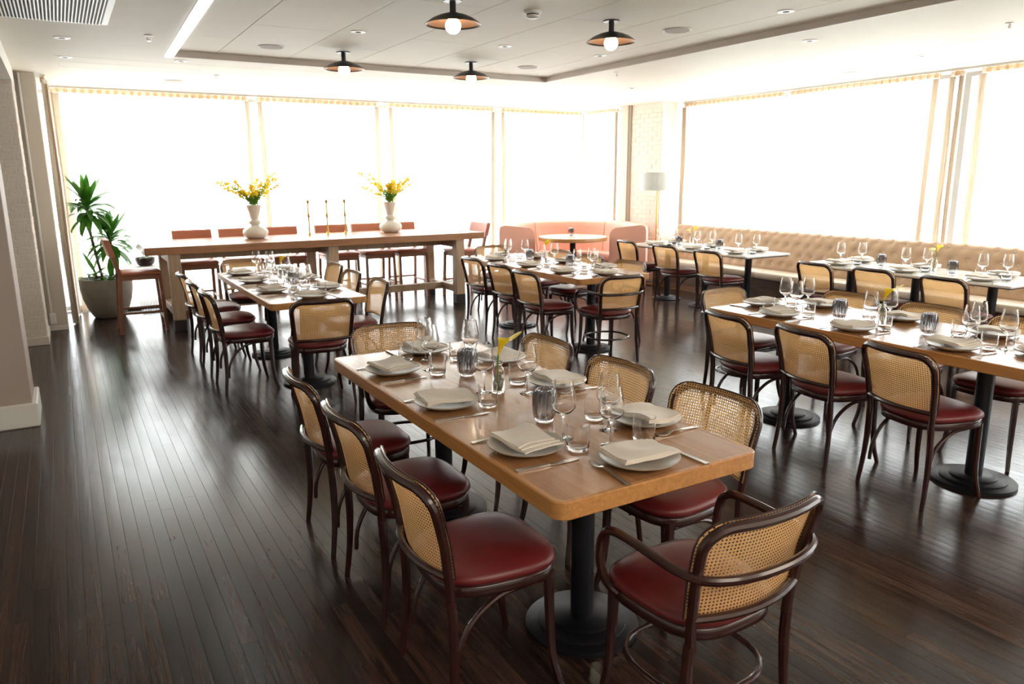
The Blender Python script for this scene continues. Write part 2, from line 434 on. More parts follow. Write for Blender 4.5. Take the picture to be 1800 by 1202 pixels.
class Proto:
    """first placement moves the prototype itself, later ones copy it"""
    def __init__(s, root): s.r = root; s.used = False
    def put(s, label, loc, rz=0.0, group=None, rx=0, ry=0):
        if not s.used:
            s.used = True; s.r.location = loc; s.r.rotation_euler = (rx, ry, rz); return tag(s.r, label, group=group)
        return dup(s.r, label, loc, rz, group, rx, ry)

def spline(pts, n=6, closed=False):
    """Catmull-Rom through pts"""
    P = [Vector(p) for p in pts]; out = []; m = len(P)
    rng_ = range(m) if closed else range(m - 1)
    for i in rng_:
        if closed: a, b, c, d = P[(i - 1) % m], P[i], P[(i + 1) % m], P[(i + 2) % m]
        else: a, b, c, d = P[max(i - 1, 0)], P[i], P[i + 1], P[min(i + 2, m - 1)]
        for k in range(n):
            t = k / n
            out.append(0.5 * ((2 * b) + (c - a) * t + (2 * a - 5 * b + 4 * c - d) * t * t + (3 * b - a - 3 * c + d) * t ** 3))
    if not closed: out.append(P[-1])
    return out

# ------------------------------------------------------------------ room shell
# floor: slab + boards (the 300 largest in view are parts, the rest one part)
floor = struct('floor', MB().box(-2.3, 8.9, -3.0, 11.25, -0.12, -0.020).mesh('floor', 'subfloor', None))
PW = 0.060
LENS = [0.38, 0.55, 0.75, 0.95, 1.2, 1.5]
def plank_geo(L_, w=PW, t=0.02):
    h = w / 2 - 0.00018; m_ = MB()
    prof = [(-h, -t), (-h, -0.0007), (-h + 0.0006, -0.00005), (-h * 0.45, 0.00008), (0, 0.00012), (h * 0.45, 0.00008), (h - 0.0006, -0.00005), (h, -0.0007), (h, -t)]
    y0, y1 = 0.0004, L_ - 0.0004
    m_.loft([[(x, y0, z) for x, z in prof], [(x, y1, z) for x, z in prof]])
    return m_
PLM = {L_: plank_geo(L_).mesh('plank', 'plank', 8) for L_ in LENS}
allp = []
pr = random.Random(5)
x = -2.2
while x < 8.75:
    y = 0.6 - pr.random() * 1.2
    while y < 11.0:
        L_ = pr.choice(LENS)
        allp.append((x + PW / 2, y, L_)); y += L_
    x += PW
def vis(px_, py_):
    v = Vector((px_, py_, -1.66)); d = v.dot(FW)
    if d <= 0.2: return None
    u_, w_ = v.dot(RX) / d, v.dot(DN) / d
    if abs(u_) < 0.72 and abs(w_) < 0.50: return d
    return None
near = []
for i, (px_, py_, L_) in enumerate(allp):
    d = min([q for q in (vis(px_, py_), vis(px_, py_ + L_ / 2), vis(px_, py_ + L_)) if q] or [99])
    if d < 99 and not (px_ < -0.32 and 5.9 < py_ < 6.4): near.append((d / math.sqrt(L_), i))
near.sort(); chosen = set(i for _, i in near[:300])
rest = MB()
for i, (px_, py_, L_) in enumerate(allp):
    tilt = pr.uniform(-0.0010, 0.0010); dz = pr.uniform(-0.0002, 0.0002)
    if py_ + L_ > 11.2: L_ = max(0.05, 11.2 - py_)
    if i in chosen and L_ in PLM:
        o = kid('plank', PLM[L_], floor, (px_, py_, dz), (0, tilt, 0))
    else:
        g = plank_geo(L_); c_, s_ = math.cos(tilt), math.sin(tilt)
        rest.add([(px_ + a * c_ + c * s_, py_ + b_, dz - a * s_ + c * c_) for a, b_, c in g.v], g.f)
tag(kid('planks', rest.mesh('planks', 'plank', 8), floor), kind='stuff')

# ceiling with raised tray
TX0, TX1, TY1, TZ = 1.05, 5.14, 7.86, 2.812
cm = MB()
cm.box(-2.3, TX0, -3, 11.25, CEIL, 3.0); cm.box(TX1, 8.9, -3, 11.25, CEIL, 3.0); cm.box(TX0, TX1, TY1, 11.25, CEIL, 3.0)
cm.box(TX0, TX1, -3, TY1, TZ + 0.012, 3.0)
ceiling = struct('ceiling', cm.mesh('ceiling', 'ceil', None))
xs = [TX0, 1.42, 2.08, 2.73, 3.39, 4.04, 4.70, TX1]
for i in range(7):
    ys = [-3, 0.9, 3.6, 6.25, TY1] if i % 2 else [-3, 2.2, 4.9, 6.95, TY1]
    for j in range(4):
        kid('ceiling_panel', MB().box(xs[i] + 0.0025, xs[i + 1] - 0.0025, ys[j] + 0.0025, ys[j + 1] - 0.0025, TZ, TZ + 0.014, 0.0015).mesh('ceiling_panel', 'ceil', None), ceiling)
# tray trim
t_ = struct('trim_1', MB().box(TX0 - 0.0, TX1, TY1 - 0.012, TY1, CEIL - 0.012, TZ, 0.002).mesh('trim', 'trim_tan', None))
t_ = struct('trim_2', MB().box(TX1 - 0.012, TX1, -3, TY1, CEIL - 0.012, TZ, 0.002).mesh('trim', 'trim_tan', None))
t_ = struct('trim_3', MB().box(TX1 + 0.035, TX1 + 0.042, -3, TY1 + .04, CEIL - 0.003, CEIL + 0.001).mesh('trim', 'dark_shoe', None))
# control joints and access-panel outlines in the border ceiling (shallow reveals)
def reveal(name, x0, x1, y0, y1):
    struct(name, MB().box(x0, x1, y0, y1, CEIL - 0.0012, CEIL + 0.002).mesh('reveal', 'trim_tan', None))
reveal('trim_4', 0.1, 5.6, 8.34, 8.346)
n_ = 5
for (a, b_, c, d) in ((0.14, 1.42, 8.72, 9.1), (1.9, 3.3, 9.0, 9.45), (3.9, 5.3, 9.0, 9.45), (6.85, 7.3, 4.95, 6.55), (6.8, 7.25, 2.6, 4.35)):
    f_ = MB()
    for q in ((a, b_, c, c + .005), (a, b_, d - .005, d), (a, a + .005, c, d), (b_ - .005, b_, c, d)): f_.box(*q, CEIL - 0.0012, CEIL + 0.002)
    struct('trim_%d' % n_, f_.mesh('access_outline', 'trim_tan', None)); n_ += 1
# strip light on the left edge of the tray
sl = thing('strip_light', 'long white twin-tube strip light along the left edge of the ceiling tray', 'ceiling light', (1.030, 7.87, CEIL), D0(-1.7))
kid('housing', MB().box(-0.060, 0.022, -8.0, 0.0, -0.004, -0.0003).mesh('housing', 'trim_tan', None), sl)
kid('light_tube', MB().box(-0.056, -0.014, -8.0, -0.01, -0.022, -0.004, 0.006).mesh('tube', 'striplight', None), sl)
kid('light_tube', MB().box(-0.006, 0.020, -8.0, -0.01, -0.018, -0.004, 0.005).mesh('tube', 'striplight', None), sl)

# walls out of view (close the room)
struct('wall_back', MB().box(-2.3, 8.9, -3.15, -3.0, 0, 3.0).mesh('wall', 'white', None))
struct('wall_left', MB().box(-2.45, -2.3, -3, 11.25, 0, 3.0).mesh('wall', 'white', None))
wr = struct('wall_right', MB().box(8.36, 8.8, 9.06, 9.78, 0, CEIL).box(8.1, 8.8, 9.78, 9.98, 0, CEIL).mesh('wall', 'white', None))
struct('wall_far', MB().box(-2.45, -0.30, 11.05, 11.25, 0, CEIL).mesh('wall', 'beige', None))
# near-left partition with baseboard
struct('wall_partition', MB().box(-2.3, -0.325, 5.93, 6.36, 0, 2.99, 0.004).mesh('wall', 'taupe', None))
struct('baseboard_left', MB().box(-2.3, -0.295, 5.90, 6.40, 0, 0.165, 0.008).mesh('base', 'white', None))
struct('wall_beam', MB().box(-0.72, -0.27, 6.36, 9.6, 2.60, CEIL).mesh('beam', 'white', None))
# brick helper
def brick_face(parent, origin, ux, n, W, Hh, pitch_l=0.205, pitch_h=0.0705, depth=0.01, z0=0.09):
    """bricks proud of the mortar; origin lower corner, ux along the face, n outward normal"""
    ux = Vector(ux); n = Vector(n); o_ = Vector(origin)
    rz = math.atan2(ux.y, ux.x)
    cache = {}
    row = 0; z = z0
    while z + pitch_h <= Hh + 0.03:
        off = -0.5 * pitch_l if row % 2 else 0.0
        xx = off
        while xx < W - 0.01:
            a, b_ = max(xx, 0), min(xx + pitch_l, W)
            if b_ - a > 0.03:
                l = round(b_ - a, 4)
                if l not in cache:
                    cache[l] = MB().box(0.002, l - 0.002, -0.005, 0.03, 0.0025, pitch_h - 0.0025, 0.0025).mesh('brick', 'brick', 40)
                j = rnd.uniform(-0.002, 0.002)
                p = o_ + ux * a + n * (j - 0.001)
                kid('brick', cache[l], parent, (p.x, p.y, z), (0, rnd.uniform(-.004, .004), rz))
            xx += pitch_l
        z += pitch_h; row += 1
# left brick pier: front face y=8.93 facing -Y, side x=-0.27 facing +X
pier = struct('wall_pier', MB().box(-1.25, -0.275, 8.94, 9.60, 0, CEIL).box(-1.25, -0.262, 8.915, 9.62, 0, 0.085, 0.004).mesh('pier', 'mortar', None))
brick_face(pier, (-1.25, 8.94, 0), (1, 0, 0), (0, -1, 0), 0.975, 2.60)
brick_face(pier, (-0.275, 8.94, 0), (0, 1, 0), (1, 0, 0), 0.65, 2.60)
# pilaster behind the pier
struct('wall_pilaster', MB().box(-0.40, -0.085, 9.75, 11.05, 0, CEIL, 0.004).mesh('pil', 'beige', None))
struct('baseboard_pilaster', MB().box(-0.40, -0.08, 9.735, 9.80, 0, 0.05, 0.003).mesh('pil', 'white', None))
pipe = tag(ob('conduit', MB().tube([(-0.232, 9.725, 0.18), (-0.232, 9.725, 2.76)], 0.013, 8).mesh('conduit', 'white')), 'white vertical conduit running up the painted pilaster beside the brick pier', 'pipe')
tag(ob('outlet_box', MB().box(-0.252, -0.19, 9.69, 9.748, 0.085, 0.20, 0.005).mesh('outlet_box', 'plastic', None)), 'small white electrical outlet box low on the pilaster by the pier', 'outlet')
# right brick column
col_ = struct('wall_column', MB().box(8.06, 8.36, 9.06, 9.77, 0, CEIL).mesh('column', 'mortar', None))
brick_face(col_, (8.06, 9.77, 0), (0, -1, 0), (-1, 0, 0), 0.71, 2.72, z0=0.01)
brick_face(col_, (8.06, 9.06, 0), (1, 0, 0), (0, -1, 0), 0.30, 2.72, z0=0.01)
struct('trim_20', MB().box(8.0, 8.10, 9.80, 9.98, 0, CEIL, 0.004).box(8.03, 8.06, 9.775, 9.80, 0, CEIL).mesh('trim', 'beige', None))

# windows behind the curtains
def window(idx, p0, p1, z1=2.74):
    p0 = Vector((*p0, 0)); p1 = Vector((*p1, 0)); L_ = (p1 - p0).length; a = math.atan2((p1 - p0).y, (p1 - p0).x)
    f_ = MB().box(0, L_, -0.03, 0.03, 0, 0.06).box(0, L_, -0.03, 0.03, z1 - 0.05, z1).box(0, 0.05, -0.03, 0.03, 0.06, z1 - .05).box(L_ - 0.05, L_, -0.03, 0.03, 0.06, z1 - .05)
    o = struct('window_%d' % idx, f_.mesh('window_frame', 'frame', None)); o.location = p0; o.rotation_euler = (0, 0, a)
    kid('pane', MB().box(0.05, L_ - 0.05, -0.004, 0.004, 0.06, z1 - 0.05).mesh('pane', 'pane', None), o)
wx = [-0.28, 1.75, 3.8, 5.85, 8.1]
for i in range(4): window(i + 1, (wx[i], 11.18), (wx[i + 1], 11.18))
window(5, (8.13, 11.15), (8.13, 10.0))
wy = [9.0, 6.9, 4.8, 2.6, 0.4, -1.3, -3.0]
for i in range(6): window(6 + i, (8.62, wy[i]), (8.62, wy[i + 1]))
# floor-level black vent grille along the back windows
for k, (a, b_) in enumerate(((0.35, 1.95), (2.0, 3.9))):
    tag(ob('floor_grille', MB().box(a, b_, 10.72, 10.84, 0.0005, 0.03, 0.003).mesh('grille', 'black', None)),
        ['black low heating grille on the floor behind the plant pot', 'black low heating grille on the floor behind the communal table stools'][k], 'vent')
# paving outside
tag(ob('paving', MB().box(-6, 22, 11.4, 30, -0.12, -0.05).box(9.1, 22, -6, 11.4, -0.12, -0.05).mesh('paving', 'outside', None)), kind='structure')

# ------------------------------------------------------------------ curtains
def curtain(label, p0, p1, folds_per_m=11, amp=0.022, tight0=0.10, tight1=0.10, z0=0.012, z1=2.735, lean=0.0, name='curtain'):
    p0 = Vector((*p0, 0)); p1 = Vector((*p1, 0)); d = p1 - p0; L_ = d.length; ux = d.normalized(); n = Vector((-ux.y, ux.x, 0))
    q = random.Random(sum(map(ord, label)))
    # base parameter: s in metres; gathers near both ends
    cols = []
    s_ = 0.0
    ph = q.random() * 6
    while s_ < L_:
        e = min(s_, L_ - s_)
        tight = (s_ < tight0) or (L_ - s_ < tight1)
        cols.append((s_, tight)); s_ += 0.0085 if tight else 0.0135
    cols.append((L_, True))
    NZ = 9; rows = []
    phase = 0; phs = []
    for i, (s, tg) in enumerate(cols):
        if i: phase += (s - cols[i - 1][0]) * 2 * PI * (34 if tg else folds_per_m)
        phs.append(phase + ph)
    for iz in range(NZ + 1):
        z = z0 + (z1 - z0) * iz / NZ
        row = []
        for i, (s, tg) in enumerate(cols):
            am = (0.036 if tg else amp) * (1.0 - 0.25 * iz / NZ)
            wob = 0.5 + 0.8 * noise.noise(Vector((s * 2.3, z * 0.35, ph)))
            off = am * math.sin(phs[i] + 0.5 * noise.noise(Vector((s * 4, z * .4, ph + 9)))) * wob * 1.3
            off += 0.012 * noise.noise(Vector((s * 1.3, z * 0.5, ph * 3)))
            sl_ = lean * (1 - iz / NZ) * ((s - L_ / 2) / (L_ / 2))
            p = p0 + ux * (s + sl_) + n * off
            row.append((p.x, p.y, z))
        rows.append(row)
    root = tag(ob(name, MB().grid(rows).mesh('curtain', 'sheer', 180)), label, 'curtain', 'sheer window curtains')
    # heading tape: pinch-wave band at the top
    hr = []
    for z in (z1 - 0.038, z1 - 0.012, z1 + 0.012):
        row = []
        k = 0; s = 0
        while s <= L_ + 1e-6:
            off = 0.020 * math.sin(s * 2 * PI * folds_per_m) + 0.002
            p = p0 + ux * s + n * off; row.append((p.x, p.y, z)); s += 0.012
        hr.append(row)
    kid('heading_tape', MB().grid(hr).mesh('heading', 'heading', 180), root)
    # gathered side hems: the cloth bunched in narrow folds at the panel edges
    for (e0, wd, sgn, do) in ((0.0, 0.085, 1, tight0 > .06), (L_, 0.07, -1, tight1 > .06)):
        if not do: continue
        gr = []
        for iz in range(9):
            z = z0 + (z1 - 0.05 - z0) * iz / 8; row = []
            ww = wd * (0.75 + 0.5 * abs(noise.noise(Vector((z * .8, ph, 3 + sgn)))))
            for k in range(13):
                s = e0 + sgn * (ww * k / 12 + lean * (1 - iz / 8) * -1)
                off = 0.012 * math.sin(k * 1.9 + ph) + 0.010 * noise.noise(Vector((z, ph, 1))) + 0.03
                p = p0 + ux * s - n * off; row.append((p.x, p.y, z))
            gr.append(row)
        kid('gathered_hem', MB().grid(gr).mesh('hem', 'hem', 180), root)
    return root
CY = 10.97
curtain('sheer white curtain on the right wall beside the camera', (8.45, 0.4), (8.45, -2.9))
curtain('sheer white curtain hanging beside the painted pilaster at the left end', (-0.02, 9.92), (0.03, 10.90), tight0=0.25, tight1=0.2, lean=-0.10)
curtain('wide sheer white curtain panel behind the potted plant', (0.05, CY), (2.36, CY), tight0=0.12, tight1=0.12, lean=-0.03)
curtain('sheer white curtain panel behind the brass candlesticks', (2.46, CY), (4.22, CY), tight0=0.12, tight1=0.10, lean=-0.03)
curtain('sheer white curtain panel behind the right flower vase', (4.36, CY), (6.18, CY), tight0=0.13, tight1=0.10, lean=-0.03)
curtain('sheer white curtain panel on the back wall behind the pink booth', (6.30, CY), (7.93, CY), tight0=0.13, tight1=0.04)
curtain('narrow sheer white curtain round the corner beside the brick column', (7.99, 10.93), (8.01, 10.05), tight0=0.03, tight1=0.10)
curtain('sheer white curtain on the right wall behind the floor lamp', (8.43, 8.98), (8.46, 7.10), tight0=0.12, tight1=0.05)
curtain('wide sheer white curtain on the right wall behind the tufted banquette', (8.46, 7.04), (8.46, 5.02), tight0=0.05, tight1=0.10, lean=-0.02)
curtain('narrow gathered sheer curtain between two wide panels on the right wall', (8.45, 4.90), (8.45, 4.74), tight0=0.1, tight1=0.1)
curtain('sheer white curtain on the right wall at the right edge of the view', (8.45, 4.58), (8.45, 0.5), tight0=0.12, tight1=0.10, lean=-0.02)
for i, (a, b_, lb) in enumerate((((0.0, CY), (7.98, CY), 'white ceiling curtain track along the back windows'), ((8.45, 9.0), (8.45, -2.9), 'white ceiling curtain track along the right windows'),
                                 ((8.0, 10.97), (8.0, 10.0), 'short white ceiling curtain track beside the brick column'), ((0.0, 9.9), (0.0, 10.97), 'short white ceiling curtain track at the left end'))):
    x0, x1 = sorted((a[0], b_[0])); y0, y1 = sorted((a[1], b_[1]))
    tag(ob('curtain_track', MB().box(x0 - .012, x1 + .012, y0 - .012, y1 + .012, CEIL - 0.022, CEIL, 0.002).mesh('track', 'plastic', None)), lb, 'curtain track')

# ------------------------------------------------------------------ ceiling fittings
def make_flush_light():
    r = thing('ceiling_lamp', '', 'ceiling light')
    kid('mounting_plate', MB().lathe([(0, 0), (0.062, 0), (0.062, -0.008), (0, -0.008)], 28).mesh('plate', 'lampmetal'), r)
    kid('stem', MB().lathe([(0, -0.008), (0.021, -0.008), (0.021, -0.105), (0, -0.105)], 20).mesh('stem', 'lampmetal'), r)
    sh_ = kid('shade', MB().lathe([(0.021, -0.078), (0.045, -0.082), (0.09, -0.095), (0.14, -0.116), (0.175, -0.140), (0.188, -0.150), (0.188, -0.153), (0.172, -0.144), (0.138, -0.121), (0.088, -0.101), (0.04, -0.087), (0.018, -0.084)], 40).mesh('shade', 'lampmetal'), r)
    kid('reflector', MB().lathe([(0.018, -0.0855), (0.04, -0.0885), (0.088, -0.1025), (0.138, -0.1225), (0.170, -0.1445), (0.1715, -0.1455), (0.138, -0.1240), (0.088, -0.1040), (0.04, -0.0900), (0.018, -0.0870)], 40).mesh('reflector', 'copper'), sh_)
    kid('globe_bulb', MB().lathe([(0, -0.212)] + [(0.052 * math.sin(a), -0.160 - 0.052 * math.cos(a)) for a in [PI * k / 14 for k in range(1, 13)]] + [(0.018, -0.105), (0, -0.105)], 24).mesh('bulb', 'bulb'), r)
    return Proto(r)
fl = make_flush_light()
for (x, y, lb) in ((2.40, 4.80, 'dark saucer ceiling lamp with lit globe, top centre, nearest left'), (2.44, 7.19, 'dark saucer ceiling lamp with lit globe at the left of the rear pair'),
                   (3.79, 7.19, 'dark saucer ceiling lamp with lit globe at the right of the rear pair'), (3.75, 4.82, 'dark saucer ceiling lamp with lit globe at the right beside the smoke detector')):
    fl.put(lb, (x, y, TZ), 0, 'four saucer lamps on the ceiling tray')
def ceil_disc(name, lb, cat, x, y, z, r, mat='plastic', group=None):
    t = thing(name, lb, cat, (x, y, z), 0, group)
    kid('rim', MB().lathe([(0, 0), (r, 0), (r, -0.006), (r * 0.93, -0.009), (r * 0.90, -0.004), (0, -0.004)], 32).mesh('rim', 'plastic'), t)
    kid('grille_face', MB().lathe([(0, -0.003), (r * 0.88, -0.003), (r * 0.86, -0.008), (0, -0.010)], 32).mesh('face', mat), t)
M['spk'] = simple('speaker_cloth', (0.50, 0.44, 0.40), 0.7, noise_amt=0.1, nscale=400)
for (x, y, z, lb) in ((1.78, 7.19, TZ, 'round ceiling speaker at the left of the tray'), (4.44, 4.85, TZ, 'round ceiling speaker at the right front of the tray'), (4.48, 7.19, TZ, 'round ceiling speaker at the right rear of the tray'),
                      (1.29, 9.82, CEIL, 'round ceiling speaker above the potted plant window'), (4.95, 9.99, CEIL, 'round ceiling speaker above the right flower vase'), (7.75, 5.6, CEIL, 'round ceiling speaker above the tufted banquette')):
    ceil_disc('ceiling_speaker', lb, 'speaker', x, y, z, 0.115, 'spk', 'round ceiling speakers')
for k, (x, y, z, lb) in enumerate(((0.16, 7.30, CEIL, 'small recessed ceiling spotlight beyond the air grille'), (0.19, 8.40, CEIL, 'small recessed ceiling spotlight nearest the brick pier'), (1.15, 8.15, CEIL, 'small recessed ceiling spotlight behind the left corner of the tray'),
                      (2.22, 6.15, TZ, 'small recessed ceiling spotlight on the tray left of the front lamp'), (3.60, 6.17, TZ, 'small recessed ceiling spotlight on the tray between the two right lamps'), (4.69, 6.20, TZ, 'small recessed ceiling spotlight beside the tray right edge'),
                      (4.64, 3.94, TZ, 'small recessed ceiling spotlight near the top edge right of the speaker'), (5.59, 4.48, CEIL, 'small recessed ceiling spotlight in the border right of the tray'), (7.26, 4.51, CEIL, 'small recessed ceiling spotlight above the near banquette tables'),
                      (6.5, 7.9, CEIL, 'small recessed ceiling spotlight above the far banquette tables'))):
    t = thing('recessed_spotlight', lb, 'ceiling light', (x, y, z), 0, 'small recessed spotlights')
    kid('bezel', MB().lathe([(0.022, -0.003), (0.026, -0.006), (0.058, -0.005), (0.062, 0.0), (0.022, 0.0)], 24).mesh('bezel', 'plastic'), t)
    kid('aperture', MB().lathe([(0, -0.0030), (0.0225, -0.0030), (0.0225, -0.0075), (0, -0.0075)], 16).mesh('aperture', 'black'), t)
def sprinkler(lb, x, y, z=CEIL):
    t = thing('sprinkler_head', lb, 'sprinkler', (x, y, z), 0, 'fire sprinkler heads')
    kid('escutcheon', MB().lathe([(0, 0), (0.034, 0), (0.03, -0.006), (0, -0.006)], 20).mesh('escutcheon', 'plastic'), t)
    kid('head', MB().tube([(-0.012, 0, -0.006), (-0.015, 0, -0.024), (-0.008, 0, -0.038), (0, 0, -0.04)], 0.003, 6).tube([(0.012, 0, -0.006), (0.015, 0, -0.024), (0.008, 0, -0.038), (0, 0, -0.04)], 0.003, 6).lathe([(0, -0.040), (0.016, -0.040), (0.016, -0.043), (0, -0.043)], 12).tube([(0, 0, -0.006), (0, 0, -0.038)], 0.003, 6).mesh('head', 'steel'), t)
sprinkler('fire sprinkler head left of the strip light', 0.75, 6.87)
sprinkler('fire sprinkler head above the left flower vase', 1.63, 9.07)
sprinkler('fire sprinkler head right of the tray rear corner', 5.39, 6.81)
sprinkler('fire sprinkler head above the pink booth', 5.79, 9.3)
sprinkler('fire sprinkler head at the top right of the view', 6.30, 3.25)
sd = thing('smoke_detector', 'round white smoke detector on the tray between the two front lamps', 'smoke detector', (3.05, 4.83, TZ))
kid('base', MB().lathe([(0, 0), (0.062, 0), (0.062, -0.014), (0.055, -0.018), (0, -0.018)], 28).mesh('base', 'plastic'), sd)
kid('sensor_cap', MB().lathe([(0, -0.018), (0.046, -0.018), (0.044, -0.026), (0.047, -0.028), (0.044, -0.040), (0.032, -0.048), (0, -0.050)], 28).mesh('cap', 'plastic'), sd)
kid('slot_ring', MB().lathe([(0.0455, -0.020), (0.0462, -0.020), (0.0462, -0.0265), (0.0455, -0.0265), (0.0455, -0.020)], 28).mesh('slot', 'black'), sd)
# return-air grille
vg = thing('air_grille', 'rectangular white slatted air grille in the ceiling at top left', 'vent', (-0.12, 5.95, CEIL))
kid('frame', MB().box(-0.62, 0.565, -0.62, 0.60, -0.008, 0, .002).mesh('frame', 'grille', None), vg)
kid('dark_back', MB().box(-0.58, 0.525, -0.58, 0.56, -0.0095, -0.007).mesh('back', 'black', None), vg)
sm = MB(); k = 0; x = -0.575
while x < 0.52:
    sm.add([(x, -0.58, -0.0092), (x + 0.0085, -0.58, -0.0092), (x + 0.0115, -0.58, -0.016), (x + 0.003, -0.58, -0.018), (x, 0.56, -0.0092), (x + 0.0085, 0.56, -0.0092), (x + 0.0115, 0.56, -0.016), (x + 0.003, 0.56, -0.018)],
           [(0, 1, 2, 3), (7, 6, 5, 4), (0, 4, 5, 1), (1, 5, 6, 2), (2, 6, 7, 3), (3, 7, 4, 0)]); x += 0.0215
tag(kid('slats', sm.mesh('slats', 'grille', None), vg), kind='stuff')

# ------------------------------------------------------------------ cane chairs
def back_u(u, z):
    """point of the curved back surface: u in -1..1 across, z height -> (x, y)"""
    hw = 0.196 + 0.030 * (z - 0.45) / 0.35
    y = -0.196 - 0.145 * max(0, z - 0.45) - 0.10 * max(0, z - 0.62) - 0.044 * (1 - u * u)
    return hw * u, y
def seat_ring(inset, z, n=36, dz=0.0):
    out = []
    for k in range(n):
        a = 2 * PI * k / n; c, s_ = math.cos(a), math.sin(a); e = 2 / 3.2
        X = math.copysign(abs(c) ** e, c); Y = math.copysign(abs(s_) ** e, s_)
        hw = 0.205 + 0.018 * Y
        out.append((X * (hw - inset), Y * (0.208 - inset) + 0.004, z))
    return out
def rounded_hoop():
    """top hoop outline in (u,z) from left post up, over and down"""
    zt, r = 0.792, 0.075; pts = []
    hw = 0.222
    for z in (0.40, 0.47, 0.54, 0.61, 0.67): pts.append((-1, z))
    for k in range(0, 7):
        a = PI / 2 * k / 6; pts.append((-1 + (1 - math.cos(a)) * r / hw, zt - r + math.sin(a) * r))
    for u in (-0.4, -0.2, 0, 0.2, 0.4): pts.append((u, zt + 0.004 * (0)))
    left = [p for p in pts if p[0] < -0.45]
    pts += [(-u, z) for u, z in reversed(left)]
    return pts
HOOP = [(back_u(u, z)[0], back_u(u, z)[1], z) for u, z in rounded_hoop()]
CH = {}
CH['cushion'] = MB().loft([seat_ring(.016, .436), seat_ring(.002, .440), seat_ring(-.006, .452), seat_ring(-.004, .464), seat_ring(.008, .476), seat_ring(.04, .487), seat_ring(.09, .493), seat_ring(.15, .496)]).mesh('seat', 'leather', 60)
CH['rail'] = MB().loft([seat_ring(.012, .398), seat_ring(.004, .400), seat_ring(.001, .404), seat_ring(.001, .432), seat_ring(.006, .438), seat_ring(.02, .440)]).mesh('seat_rail', 'bent', 50)
CH['hoop'] = MB().tube(HOOP, 0.0155, 10).mesh('back_frame', 'bent')
CH['legRL'] = MB().tube(spline([(-.196, -.196, .42), (-.199, -.192, .30), (-.205, -.198, .15), (-.212, -.215, 0)], 4), [0.0165] * 5 + [0.0155, 0.0148, 0.014, 0.0135, 0.013, 0.0125, 0.012, 0.0115], 8).mesh('leg', 'bent')
CH['legRR'] = MB().tube(spline([(.196, -.196, .42), (.199, -.192, .30), (.205, -.198, .15), (.212, -.215, 0)], 4), [0.0165] * 5 + [0.0155, 0.0148, 0.014, 0.0135, 0.013, 0.0125, 0.012, 0.0115], 8).mesh('leg', 'bent')
CH['legFL'] = MB().tube(spline([(-.172, .160, .415), (-.174, .163, .28), (-.180, .170, .12), (-.196, .196, 0)], 4), [0.0185, .018, .0178, .0172, .017, .0165, .016, .015, .0145, .0135, .013, .0122, .0115], 8).mesh('leg', 'bent')
CH['legFR'] = MB().tube(spline([(.172, .160, .415), (.174, .163, .28), (.180, .170, .12), (.196, .196, 0)], 4), [0.0185, .018, .0178, .0172, .017, .0165, .016, .015, .0145, .0135, .013, .0122, .0115], 8).mesh('leg', 'bent')
def brace(sx): return spline([(sx * .182, -.178, .13), (sx * .180, -.168, .22), (sx * .178, -.120, .315), (sx * .178, -.030, .378), (sx * .178, .060, .392), (sx * .176, .142, .393)], 4)
CH['braceL'] = MB().tube(brace(-1), 0.0098, 8).mesh('brace', 'bent'); CH['braceR'] = MB().tube(brace(1), 0.0098, 8).mesh('brace', 'bent')
low = [(back_u(u, .505)[0] * 0.985, back_u(u, .505)[1] - 0.004, .505) for u in [-1 + k / 7 for k in range(15)]]
CH['lower'] = MB().tube(low, 0.0125, 8).mesh('lower_rail', 'bent')
def cane_panel():
    zt, zb, r = 0.809, 0.500, 0.088; rows = []; uvs = []
    zs = [zb + (zt - r - zb) * k / 7 for k in range(8)] + [zt - r + r * math.sin(PI / 2 * k / 6) for k in range(1, 7)]
    for z in zs:
        full = 0.196 + 0.030 * (z - 0.45) / 0.35 + 0.0145
        cut = 0 if z <= zt - r else r - math.sqrt(max(0, r * r - (z - (zt - r)) ** 2))
        um = (full - min(cut, r * 0.96)) / (full - 0.0145)
        rows.append([(um * t, z) for t in [-1 + k / 8 for k in range(17)]])
    V = []; UV = []
    def P(u, z, off):
        x, y = back_u(max(-1.0, min(1.0, u)), z); x = u * (0.196 + 0.030 * (z - 0.45) / 0.35)
        return (x, y + off, z)
    m_ = MB(); m_.grid([[P(u, z, 0.0165) for u, z in row] for row in rows])
    me = m_.mesh('cane', 'cane', None)
    ul = me.uv_layers.new(name='uv')
    for lp in me.loops:
        v = me.vertices[lp.vertex_index].co; ul.data[lp.index].uv = (v.x + 0.5, v.z)
    me.polygons.foreach_set('use_smooth', [True] * len(me.polygons))
    bw = MB().tube([P(u, z, 0.0155) for u, z in [rows[i][0] for i in range(len(rows))]] + [P(u, z, 0.0155) for u, z in rows[-1][1:-1]] + [P(u, z, 0.0155) for u, z in [rows[i][-1] for i in range(len(rows) - 1, -1, -1)]], 0.0034, 6)
    return me, bw.mesh('cane_border', 'bent')
CH['cane'], CH['border'] = cane_panel()
arm = [(-.200, .108, .425), (-.222, .128, .452), (-.238, .140, .50), (-.245, .142, .56), (-.245, .125, .622), (-.245, .080, .650), (-.245, 0, .655), (-.245, -.10, .652), (-.240, -.185, .648), (-.215, -.248, .645), (-.15, -.285, .643), (-.07, -.302, .642)]
armL = arm + [(0, -.306, .642)] + [(-a, b_, c) for a, b_, c in reversed(arm)]
CH['arm'] = MB().tube(spline(armL, 4), 0.0135, 10).mesh('arm_hoop', 'bent')
ringp = []
